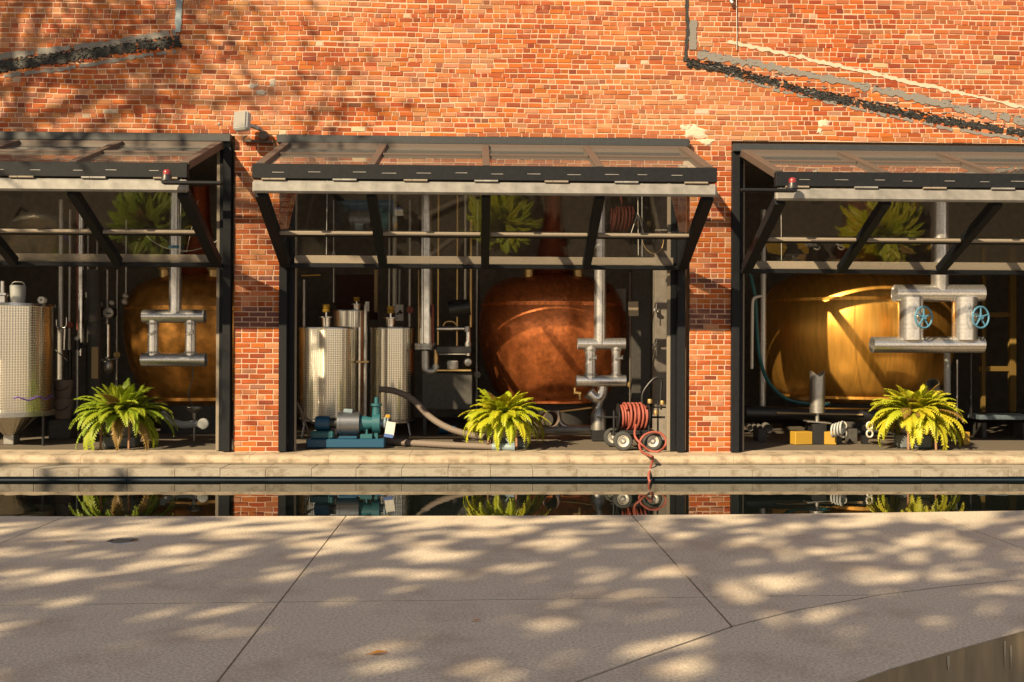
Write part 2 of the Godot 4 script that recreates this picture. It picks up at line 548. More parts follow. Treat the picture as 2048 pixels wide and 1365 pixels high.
# ---------------------------------------------------------------- ground, plaza, pool
const PLAZA_Y := -0.15
func ground_and_plaza() -> void:
	var g := MB.new()
	var hole := PackedVector2Array([Vector2(-300, -300), Vector2(300, -300), Vector2(300, 300), Vector2(-300, 300)])
	g.slab(hole, -1.4, -1.2)
	set_kind(put(g, "ground", mats.ground), "bare brown ground around the building and plaza")
	# lower ground in front of the curved edge
	var low := MB.new()
	low.slab(PackedVector2Array([Vector2(-40, 5.2), Vector2(40, 5.2), Vector2(40, 60), Vector2(-40, 60)]), -1.1, -0.62)
	set_kind(put(low, "lower_pavement", mats.plaza), "tan concrete pavement below the curved plaza edge")
	# plaza outline: far edge along the pool, near edge a curve that turns away from the camera
	var far := [[-40.0, 4.02], [-4.2, 4.02], [-1.6, 4.02], [0.64, 4.01], [2.45, 3.95], [3.9, 3.85], [5.1, 3.75], [8.0, 3.45], [14.0, 2.6], [40.0, -1.0]]
	var near := [[40.0, 2.0], [14.0, 4.6], [8.0, 5.7], [5.2, 6.62], [4.0, 7.16], [2.92, 7.79], [2.36, 8.15], [1.94, 8.43], [1.4, 8.86], [0.8, 9.45], [0.2, 10.2], [-0.4, 11.2], [-0.9, 12.4], [-1.3, 14.0], [-1.6, 16.0], [-1.8, 20.0], [-1.8, 30.0], [-40.0, 30.0]]
	var outline := PackedVector2Array()
	for p in far: outline.append(Vector2(p[0], p[1]))
	for p in near: outline.append(Vector2(p[0], p[1]))
	var curve := [[40.0, 0.7], [14.0, 3.3], [8.0, 4.75], [5.2, 5.86], [4.4, 6.22], [3.56, 6.58], [2.99, 6.76], [2.46, 6.98], [1.85, 7.33], [1.39, 7.67], [0.84, 8.2], [0.44, 8.6], [-0.1, 9.25], [-0.7, 10.2], [-1.3, 11.6], [-1.8, 13.4], [-2.2, 16.0], [-2.4, 20.0], [-2.4, 31.0]]
	var strips := []
	var left := []
	var right := []
	for i in curve.size():
		var a := Vector2(curve[maxi(i - 1, 0)][0], curve[maxi(i - 1, 0)][1])
		var b := Vector2(curve[mini(i + 1, curve.size() - 1)][0], curve[mini(i + 1, curve.size() - 1)][1])
		var t := (b - a).normalized().orthogonal() * 0.009
		left.append(Vector2(curve[i][0], curve[i][1]) + t)
		right.append(Vector2(curve[i][0], curve[i][1]) - t)
	right.reverse()
	strips.append(PackedVector2Array(left + right))
	# straight joints stop at the curve: first cut the curve, then cut only the far pieces
	var straight := []
	for x in [-8.7, -6.15, -3.62, -1.17, 1.37]:
		straight.append(PackedVector2Array([Vector2(x - 0.006, 3.0), Vector2(x + 0.006, 3.0), Vector2(x + 0.006 + (0.03 if x > 1 else 0.0), 40), Vector2(x - 0.006 + (0.03 if x > 1 else 0.0), 40)]))
	for x in [4.1, 6.9]:
		straight.append(PackedVector2Array([Vector2(x - 0.006, 0.0), Vector2(x + 0.006, 0.0), Vector2(x + 0.006, 12), Vector2(x - 0.006, 12)]))
	straight.append(PackedVector2Array([Vector2(-40, 7.22), Vector2(-2.77, 7.15), Vector2(0.2, 7.06), Vector2(2.46, 6.975), Vector2(2.46, 6.990), Vector2(0.2, 7.075), Vector2(-2.77, 7.165), Vector2(-40, 7.235)]))
	straight.append(PackedVector2Array([Vector2(-40, 10.1), Vector2(4, 9.9), Vector2(4, 9.908), Vector2(-40, 10.108)]))
	var halves := Geometry2D.clip_polygons(outline, strips[0])
	var pieces := []
	for h in halves:
		var inside := Geometry2D.is_point_in_polygon(Vector2(-2.4, 5.0), h)
		var cur := [h]
		if inside:
			for s in straight:
				var nxt := []
				for p in cur:
					for q in Geometry2D.clip_polygons(p, s): nxt.append(q)
				cur = nxt
		pieces += cur
	var bed := MB.new()
	bed.slab(outline, -1.1, PLAZA_Y - 0.02)
	var plaza := put(bed, "plaza", mats.plaza_joint)
	set_kind(plaza, "tan concrete plaza of large slabs with thin dark joints")
	for p in pieces:
		if p.size() < 3 or absf(area(p)) < 0.02: continue
		var s := MB.new()
		s.slab(p, PLAZA_Y - 0.06, PLAZA_Y)
		put(s, "slab", mats.plaza, plaza)
	# riser face under the curved edge, set 1 cm behind the slab's nosing
	var r := MB.new()
	for i in range(0, near.size() - 2):
		var a := Vector2(near[i][0], near[i][1])
		var b := Vector2(near[i + 1][0], near[i + 1][1])
		var o := (b - a).normalized().orthogonal()
		if o.y < 0: o = -o
		a += o * 0.006; b += o * 0.006
		r.quad(Vector3(a.x, -1.1, a.y), Vector3(b.x, -1.1, b.y), Vector3(b.x, PLAZA_Y - 0.002, b.y), Vector3(a.x, PLAZA_Y - 0.002, a.y), Vector3(o.x, 0, o.y))
	put(r, "riser_face", mats.riser, plaza)
	# lime runs on the riser
	for k in 9:
		var t := rf(2.0, 4.4)
		for i in near.size() - 1:
			if near[i][0] >= t and near[i + 1][0] < t:
				var f: float = (near[i][0] - t) / (near[i][0] - near[i + 1][0])
				var a := Vector2(near[i][0], near[i][1])
				var b := Vector2(near[i + 1][0], near[i + 1][1])
				var q := a.lerp(b, f)
				var dirv := (b - a).normalized()
				var o := dirv.orthogonal()
				if o.y < 0: o = -o
				q += o * 0.011
				var s := MB.new()
				var pts := []
				var w := rf(0.006, 0.016)
				var y := PLAZA_Y - rf(0.01, 0.06)
				var lft := []
				var rgt := []
				var ln := rf(0.06, 0.2)
				for j in 6:
					var ww := w * (1.0 - j / 6.5) * rf(0.6, 1.2)
					var yy := y - ln * j / 5.0
					lft.append(Vector3(q.x - dirv.x * ww, yy, q.y - dirv.y * ww))
					rgt.append(Vector3(q.x + dirv.x * ww, yy, q.y + dirv.y * ww))
				rgt.reverse()
				s.plate(lft + rgt, Vector3(o.x, 0, o.y), 0.003)
				put(s, "lime_stain", mats.stain, plaza)

func area(p: PackedVector2Array) -> float:
	var a := 0.0
	for i in p.size(): a += p[i].cross(p[(i + 1) % p.size()])
	return a * 0.5

const WATER_Y := -0.247
func pool() -> void:
	var fl := MB.new()
	fl.box(Vector3(0, -0.95, 2.6), Vector3(80, 0.1, 4.6))
	set_kind(put(fl, "pool_floor", mats.pool_floor), "dark floor of the reflecting pool")
	var wl := MB.new()
	wl.box(Vector3(0, -0.6, 0.5), Vector3(80, 0.79, 0.62))
	set_kind(put(wl, "pool_wall", mats.pool_wall), "dark wall under the pool's stone ledge")
	var w := MB.new()
	w.quad(Vector3(-40, WATER_Y, 0.805), Vector3(40, WATER_Y, 0.805), Vector3(40, WATER_Y, 4.6), Vector3(-40, WATER_Y, 4.6), Vector3.UP)
	set_kind(put(w, "pool_water", mats.water), "still dark water of the long reflecting pool")
	# lower ledge and coping, stone by stone
	var bed := MB.new()
	bed.box(Vector3(0, -0.155, 0.1), Vector3(80, 0.08, 1.0))
	var ledge := put(bed, "stone_ledge", mats.pool_wall)
	set_kind(ledge, "lower stone ledge just above the pool water")
	var x := -11.0
	while x < 11.0:
		var l := rf(0.50, 0.56)
		var s := MB.new()
		s.box(Vector3(x + l / 2, -0.157 + rf(-0.0015, 0.0015), 0.61 + rf(-0.002, 0.002)), Vector3(l - 0.003, 0.094, 0.48), Basis(), 0.004)
		put(s, "ledge_stone", mats.step, ledge)
		x += l
	var bed2 := MB.new()
	bed2.box(Vector3(0, -0.06, -0.2), Vector3(80, 0.1, 1.1))
	var cop := put(bed2, "pool_coping", mats.plaza_joint)
	set_kind(cop, "tan stone coping along the foot of the brick building")
	x = -11.0
	while x < 11.0:
		var l := rf(0.95, 1.1)
		var s := MB.new()
		# rounded nosing swept along x
		var pr := [Vector2(-0.25, -0.108), Vector2(0.375, -0.108), Vector2(0.395, -0.10), Vector2(0.403, -0.08), Vector2(0.40, -0.045), Vector2(0.386, -0.02), Vector2(0.36, -0.006), Vector2(0.32, 0.0), Vector2(-0.25, 0.002)]
		var dy := rf(-0.0015, 0.0015)
		for i in pr.size() - 1:
			var a: Vector2 = pr[i]
			var b: Vector2 = pr[i + 1]
			var o := Vector3(0, (a.y + b.y) * 0.5 + 0.055, (a.x + b.x) * 0.5 - 0.1)
			s.quad(Vector3(x + 0.0015, a.y + dy, a.x), Vector3(x + l - 0.0015, a.y + dy, a.x), Vector3(x + l - 0.0015, b.y + dy, b.x), Vector3(x + 0.0015, b.y + dy, b.x), o)
		for e in [x + 0.0015, x + l - 0.0015]:
			for i in range(1, pr.size() - 1):
				s.ftri(Vector3(e, pr[0].y + dy, pr[0].x), Vector3(e, pr[i].y + dy, pr[i].x), Vector3(e, pr[i + 1].y + dy, pr[i + 1].x), Vector3(e - x - l / 2, 0, 0))
		put(s, "coping_stone", mats.coping, cop)
		x += l
	var f := MB.new()
	f.box(Vector3(0, -0.06, -3.4), Vector3(26, 0.114, 6.3))
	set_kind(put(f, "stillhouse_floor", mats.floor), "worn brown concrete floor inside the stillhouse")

# ---------------------------------------------------------------- building
func brick_colour(pale: float, nz: float) -> Color:
	var r := rng.randf()
	var c := Color(0.47, 0.105, 0.02)
	if r < 0.30: c = Color(0.55, 0.145, 0.024)
	elif r < 0.52: c = Color(0.40, 0.08, 0.02)
	elif r < 0.62: c = Color(0.30, 0.062, 0.024)
	elif r < 0.645: c = Color(0.24, 0.08, 0.045)
	elif r < 0.78: c = Color(0.55, 0.19, 0.07)
	c = c.lerp(Color(0.52, 0.20, 0.085), clampf(nz, 0.0, 0.6))
	if rng.randf() < pale: c = c.lerp(Color(0.62, 0.35, 0.20), rf(0.15, 0.6))
	if rng.randf() < 0.007: c = Color(0.66, 0.50, 0.36)
	var k := rf(0.8, 1.15)
	k *= 0.9
	return Color(c.r * k, c.g * k * rf(0.9, 1.1), c.b * k * rf(0.85, 1.15))

func brick(s: MB, x0: float, x1: float, y0: float, y1: float, zf: float, deep := 0.03) -> void:
	var j := 0.002
	var b := 0.004
	var fr := []
	var mid := []
	var bk := []
	var sx := [x0, x1, x1, x0]
	var sy := [y0, y0, y1, y1]
	var ix := [1, -1, -1, 1]
	var iy := [1, 1, -1, -1]
	for i in 4:
		var px: float = sx[i] + rf(-j, j)
		var py: float = sy[i] + rf(-j, j)
		fr.append(Vector3(px + ix[i] * b * rf(0.6, 1.8), py + iy[i] * b * rf(0.6, 1.6), zf + rf(-0.0015, 0.0015)))
		mid.append(Vector3(px, py, zf - b))
		bk.append(Vector3(px, py, zf - deep))
	s.quad(fr[0], fr[1], fr[2], fr[3], Vector3(0, 0, 1))
	for i in 4:
		var k := (i + 1) % 4
		var o := Vector3((sx[i] + sx[k]) / 2 - (x0 + x1) / 2, (sy[i] + sy[k]) / 2 - (y0 + y1) / 2, 0)
		s.quad(fr[i], fr[k], mid[k], mid[i], o + Vector3(0, 0, o.length()))
		s.quad(mid[i], mid[k], bk[k], bk[i], o)

const WALL_TOP := 9.0
func building() -> void:
	var b := thing("distillery_building", Vector3(0, 0, -3), "old red brick distillery with three wide bays and tarred roof scars", "building")
	var back := MB.new()
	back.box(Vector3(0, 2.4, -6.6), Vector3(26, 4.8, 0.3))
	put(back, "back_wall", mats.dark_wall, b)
	for sx in [-1, 1]:
		var sd := MB.new()
		sd.box(Vector3(sx * 12.9, 2.4, -3.4), Vector3(0.3, 4.8, 6.1))
		put(sd, "side_wall", mats.dark_wall, b)
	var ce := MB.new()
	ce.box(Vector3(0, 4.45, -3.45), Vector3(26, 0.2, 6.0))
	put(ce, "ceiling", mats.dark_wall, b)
	for k in 7:
		var bm := MB.new()
		bm.box(Vector3(-9 + 3 * k + 0.4, 4.2, -3.45), Vector3(0.14, 0.26, 6.0))
		put(bm, "ceiling_beam", mats.dark_post, b)
	# the upper wall: mortar body
	var body := MB.new()
	body.box(Vector3(0, (4.0 + WALL_TOP) / 2, -0.206), Vector3(26, WALL_TOP - 4.0, 0.40))
	var wall := put(body, "brick_wall", mats.mortar, b)
	var nz := FastNoiseLite.new()
	nz.seed = 77
	nz.frequency = 0.35
	nz.fractal_octaves = 3
	var rest := MB.new()
	var single := 0
	var row := 0
	var y := 4.015
	var ch := 0.0632
	while y < 7.0:
		var x := -9.0 + rf(0, 0.2)
		var headers := row % 7 == 3
		while x < 9.0:
			var l := 0.0
			if headers: l = rf(0.076, 0.088)
			else: l = rf(0.16, 0.178) if rng.randf() < 0.6 else rf(0.074, 0.092)
			var dy := nz.get_noise_2d(x * 1.6, row * 0.35) * 0.025 + nz.get_noise_2d(x * 6.0, row * 9.0) * 0.003
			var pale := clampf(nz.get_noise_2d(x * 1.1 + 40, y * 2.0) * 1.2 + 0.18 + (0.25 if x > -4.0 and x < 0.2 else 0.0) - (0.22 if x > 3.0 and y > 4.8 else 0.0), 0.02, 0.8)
			var m: MB = rest
			var own := false
			if y < 4.50 and x > -2.6 and x < 3.0 and single < 300 and (x + l) < 3.1:
				m = MB.new()
				own = true
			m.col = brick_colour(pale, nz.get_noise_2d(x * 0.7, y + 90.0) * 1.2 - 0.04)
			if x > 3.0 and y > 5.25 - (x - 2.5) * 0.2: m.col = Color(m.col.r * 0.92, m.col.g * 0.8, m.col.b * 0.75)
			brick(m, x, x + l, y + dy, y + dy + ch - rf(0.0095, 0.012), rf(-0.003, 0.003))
			if own:
				put(m, "brick", mats.brick, wall)
				single += 1
			x += l + rf(0.009, 0.012)
		y += ch
		row += 1
	var rb := put(rest, "bricks", mats.brick, wall)
	rb.set_meta("kind", "stuff")
	# outer walls beside the three bays
	for sx in [-1.0, 1.0]:
		var ow := MB.new()
		ow.box(Vector3(sx * 10.75, 2.0, -0.21), Vector3(4.5, 4.0, 0.40))
		put(ow, "end_wall", mats.plain_brick, b)
	# two brick piers
	for pr in [[-3.105, -2.512], [2.69, 3.235]]:
		var pm := MB.new()
		pm.box(Vector3((pr[0] + pr[1]) / 2, 1.998, -0.206), Vector3(pr[1] - pr[0] - 0.012, 4.0, 0.40))
		var pier := put(pm, "brick_pier", mats.mortar, b)
		var py := 0.012
		var r := 0
		while py < 3.99:
			var px: float = pr[0]
			var parts := []
			var wdt: float = pr[1] - pr[0]
			if r % 6 == 4: parts = [0.17, 0.33, 0.5, 0.67, 0.84, 1.0]
			elif r % 2 == 0: parts = [rf(0.33, 0.36), rf(0.66, 0.69), 1.0]
			else: parts = [rf(0.16, 0.19), rf(0.49, 0.53), rf(0.82, 0.86), 1.0]
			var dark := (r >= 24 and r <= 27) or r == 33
			var prev := 0.0
			for f in parts:
				var m := MB.new()
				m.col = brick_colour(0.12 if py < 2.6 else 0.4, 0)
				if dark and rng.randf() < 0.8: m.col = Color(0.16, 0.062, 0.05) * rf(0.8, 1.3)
				var x0: float = px + prev * wdt + 0.0065
				var x1: float = px + f * wdt - 0.0065
				brick(m, x0, x1, py, py + 0.0655 - rf(0.0095, 0.013), rf(-0.003, 0.003), 0.06)
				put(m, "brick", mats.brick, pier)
				prev = f
			py += 0.0655
			r += 1
	# door frames: header beams and jambs
	for h in [[-8.4, -3.13, 3.99, 0], [-2.555, 2.66, 3.985, 1], [3.225, 8.5, 3.93, 2]]:
		var hm := MB.new()
		hm.box(Vector3((h[0] + h[1]) / 2, h[2] - 0.035, 0.055), Vector3(h[1] - h[0], 0.1, 0.11), Basis(), 0.006)
		hm.box(Vector3((h[0] + h[1]) / 2, h[2] - 0.125, -0.04), Vector3(h[1] - h[0] - 0.04, 0.09, 0.14), Basis(), 0.004)
		put(hm, "steel_header", mats.slate_steel, b)
		for e in [[h[0], 1.0], [h[1], -1.0]]:
			var jm := MB.new()
			var ex: float = e[0] + (0.03 if h[3] == 1 else 0.0) * e[1]
			jm.box(Vector3(ex + e[1] * 0.05, 1.925, 0.0), Vector3(0.1, 3.83, 0.12), Basis(), 0.005)
			jm.box(Vector3(ex + e[1] * 0.135, 1.925, -0.14), Vector3(0.07, 3.83, 0.16), Basis(), 0.004)
			put(jm, "door_jamb", mats.black_steel, b)
			var fl := MB.new()
			fl.box(Vector3(ex + e[1] * 0.185, 1.925, -0.10), Vector3(0.022 if e[1] > 0 else 0.05, 3.83, 0.05), Basis(), 0.003)
			put(fl, "jamb_flange", mats.dusty_rail, b)
	roof_scars(b)

func blob(m: MB, ctr: Vector3, rx: float, ry: float, thick: float, sides := 7) -> void:
	var pts := []
	var a0 := rf(0, TAU)
	for i in sides:
		var w := a0 + TAU * i / sides
		var k := rf(0.6, 1.15)
		pts.append(ctr + Vector3(cos(w) * rx * k, sin(w) * ry * k, 0))
	var top := ctr + Vector3(rf(-0.2, 0.2) * rx, rf(-0.2, 0.2) * ry, thick)
	for i in sides:
		var q: Vector3 = pts[i]
		var q2: Vector3 = pts[(i + 1) % sides]
		var e1 := q.lerp(top, 0.45) + Vector3(0, 0, thick * rf(0.35, 0.6))
		var e2 := q2.lerp(top, 0.45) + Vector3(0, 0, thick * 0.5)
		m.ftri(top, e1, e2, Vector3(0, 0, 1))
		m.quad(e1, e2, q2 - Vector3(0, 0, 0.008), q - Vector3(0, 0, 0.008), (q + q2) * 0.5 - ctr + Vector3(0, 0, 0.02))

func ribbon(m: MB, line: Array, up: float, dn: float, z: float, jag: float, gap := 0.0) -> void:
	# line in photo pixels; a ragged band on the wall from up pixels above to dn pixels below
	var prev := []
	for i in line.size() - 1:
		var a := Vector2(line[i][0], line[i][1])
		var b := Vector2(line[i + 1][0], line[i + 1][1])
		var k := int(a.distance_to(b) / 7.0) + 1
		var nrm := (b - a).normalized().orthogonal()
		if nrm.y > 0: nrm = -nrm
		if absf(nrm.y) < 0.2: nrm = Vector2(-1, 0)
		for s in k:
			var q := a.lerp(b, float(s) / k)
			var u := q + nrm * (up + rf(-jag, jag))
			var d := q - nrm * (dn + rf(-jag, jag))
			var zz := z
			var cur := [P(u.x, u.y, zz), P(d.x, d.y, zz)]
			if prev and rng.randf() >= gap:
				m.quad(prev[0], prev[1], cur[1], cur[0], Vector3(0, 0, 1))
				var bk := Vector3(0, 0, -0.03)
				m.quad(prev[0], cur[0], cur[0] + bk, prev[0] + bk, Vector3(0, 1, 0))
				m.quad(prev[1], cur[1], cur[1] + bk, prev[1] + bk, Vector3(0, -1, 0))
			prev = cur

func roof_scars(b: Node3D) -> void:
	var la := [[-60, 145], [0, 132], [100, 118], [190, 106], [290, 90], [362, 82]]
	var g := MB.new()
	ribbon(g, [[-60, 122], [0, 112], [120, 97], [230, 84], [290, 73], [358, 62]], 5, 7, 0.008, 2.0, 0.06)
	ribbon(g, [[-60, 166], [0, 152], [130, 137], [240, 118], [300, 108], [358, 102]], 3, 4, 0.006, 2.0, 0.25)
	set_kind(put(g, "cement_smears", mats.grey_cement, b), "", "stuff")
	var fl := MB.new()
	ribbon(fl, [[357, -60], [358, 10], [356, 40], [355, 70]], 6, 6, 0.014, 1.5)
	put(fl, "lead_flashing", mats.blue_grey, b)
	var t := MB.new()
	ribbon(t, la, 9, 9, 0.007, 3.5, 0.02)
	for i in la.size() - 1:
		for k in 130:
			var f := rng.randf()
			var hw := 13.0
			var q := Vector2(la[i][0], la[i][1]).lerp(Vector2(la[i + 1][0], la[i + 1][1]), f) + Vector2(0, rf(-hw, hw))
			blob(t, P(q.x, q.y, 0.004), rf(0.008, 0.032), rf(0.006, 0.018), rf(0.006, 0.018))
	set_kind(put(t, "tar_lumps", mats.tar, b), "", "stuff")
	var ra := [[1374, 125], [1440, 135], [1520, 158], [1640, 190], [1760, 215], [1880, 240], [2048, 266], [2140, 282]]
	var g2 := MB.new()
	ribbon(g2, [[1395, 108], [1460, 118], [1560, 137], [1680, 162], [1800, 188], [1920, 215], [2048, 243], [2140, 262]], 6, 7, 0.008, 4.0, 0.04)
	ribbon(g2, [[1450, 150], [1560, 181], [1700, 214], [1900, 258], [2100, 286]], 3, 3, 0.006, 2.0, 0.35)
	ribbon(g2, [[1388, 40], [1386, 70], [1384, 105]], 8, 7, 0.010, 2.5)
	set_kind(put(g2, "cement_smears", mats.grey_cement, b), "", "stuff")
	var w := MB.new()
	ribbon(w, [[1455, 84], [1500, 92], [1600, 114], [1720, 141], [1850, 170], [2048, 214], [2140, 234]], 3.5, 3.5, 0.006, 2.6, 0.0)
	put(w, "white_paint_line", mats.white_paint, b)
	var v := MB.new()
	ribbon(v, [[1373, -60], [1374, 20], [1376, 60], [1372, 100], [1371, 128]], 3, 3, 0.012, 1.2)
	put(v, "tar_line", mats.tar, b)
	var gb := MB.new()
	for i in 170:
		var f := rng.randf()
		var q := Vector2(lerpf(1400, 2060, f), lerpf(112, 246, f) + rf(-14, 30))
		blob(gb, P(q.x, q.y, 0.004), rf(0.012, 0.05), rf(0.005, 0.016), rf(0.003, 0.012))
	set_kind(put(gb, "cement_crumbs", mats.grey_cement, b), "", "stuff")
	var t2 := MB.new()
	ribbon(t2, ra, 6, 6, 0.007, 3.5, 0.08)
	for i in ra.size() - 1:
		for k in 110:
			var q := Vector2(ra[i][0], ra[i][1]).lerp(Vector2(ra[i + 1][0], ra[i + 1][1]), rng.randf()) + Vector2(0, rf(-10, 10))
			blob(t2, P(q.x, q.y, 0.004), rf(0.008, 0.035), rf(0.005, 0.015), rf(0.006, 0.018))
	set_kind(put(t2, "tar_lumps", mats.tar, b), "", "stuff")
	# plaster and cement patches
	for p in [[1395, 265, 0.19, 0.12, 9], [1412, 284, 0.14, 0.05, 9], [1372, 256, 0.1, 0.05, 8], [1650, 247, 0.09, 0.08, 8], [1640, 262, 0.05, 0.05, 7], [505, 172, 0.08, 0.05, 7], [522, 186, 0.09, 0.05, 7], [545, 165, 0.06, 0.06, 7], [437, 247, 0.03, 0.03, 7]]:
		var m := MB.new()
		blob(m, P(p[0], p[1], 0.002), p[2], p[3], 0.007, p[4] + 4)
		put(m, "cement_patch", mats.plaster if p[0] > 1000 else mats.pale_cement, b)
	# conduit stub at the top
	var cs := MB.new()
	cs.tube([P(1462, -40, 0.03), P(1463, 2, 0.03), P(1466, 8, 0.06)], 0.03, 8)
	cs.tube([P(1473, -40, 0.02), P(1474, 60, 0.02), P(1474, 100, 0.02)], 0.006, 6)
	put(cs, "conduit", mats.dull_steel, b)

# ---------------------------------------------------------------- bifold doors
func leaf(parent: Node3D, called: String, x0: float, x1: float, a: Vector2, c: Vector2, thick: float, side_w: float, mid_at: float, side_m: Material, low_m: Material, pane_m: Material) -> Node3D:
	# a and c are (z, y) of the two long edges
	var lf := Node3D.new()
	lf.name = called
	parent.add_child(lf, true)
	var u := Vector3(0, c.y - a.y, c.x - a.x)
	var ln := u.length()
	u = u.normalized()
	var nrm := Vector3.RIGHT.cross(u).normalized()
	if nrm.z < 0: nrm = -nrm
	var bs := Basis(Vector3.RIGHT, u, nrm)
	var at := func(x: float, s: float, h: float) -> Vector3: return Vector3(x, a.y, a.x) + u * s + nrm * h
	var w := x1 - x0
	var cx := (x0 + x1) / 2
	for sx in [-1.0, 1.0]:
		var m := MB.new()
		m.box(at.call(cx + sx * (w / 2 - side_w / 2), ln / 2, 0), Vector3(side_w, ln - 0.1, thick), bs, 0.005)
		put(m, "side_rail", side_m, lf)
	for k in 3:
		var m := MB.new()
		m.box(at.call(x0 + w * (k + 1) / 4.0, ln / 2, 0), Vector3(side_w * 0.85, ln - 0.1, thick * 0.9), bs, 0.005)
		put(m, "mullion", side_m, lf)
	for k in 4:
		var m := MB.new()
		var xa := x0 + w * k / 4.0 + side_w * 0.5
		var xb := x0 + w * (k + 1) / 4.0 - side_w * 0.5
		m.box(at.call((xa + xb) / 2, ln * mid_at, 0), Vector3(xb - xa, 0.045, thick * 0.55), bs, 0.004)
		put(m, "glazing_bar", side_m, lf)
		m = MB.new()
		m.box(at.call((xa + xb) / 2, ln * mid_at - 0.032, 0.01), Vector3(xb - xa, 0.016, thick * 0.4), bs, 0.002)
		put(m, "glazing_bead", low_m, lf)
		for r in 2:
			var g := MB.new()
			var s0 := 0.05 if r == 0 else ln * mid_at + 0.02
			var s1 := ln * mid_at - 0.02 if r == 0 else ln - 0.05
			var p := [at.call(xa - 0.01, s0, 0.0), at.call(xb + 0.01, s0, 0.0), at.call(xb + 0.01, s1, 0.0), at.call(xa - 0.01, s1, 0.0)]
			g.quad(p[0], p[1], p[2], p[3], nrm)
			put(g, "pane", pane_m, lf)
	return lf

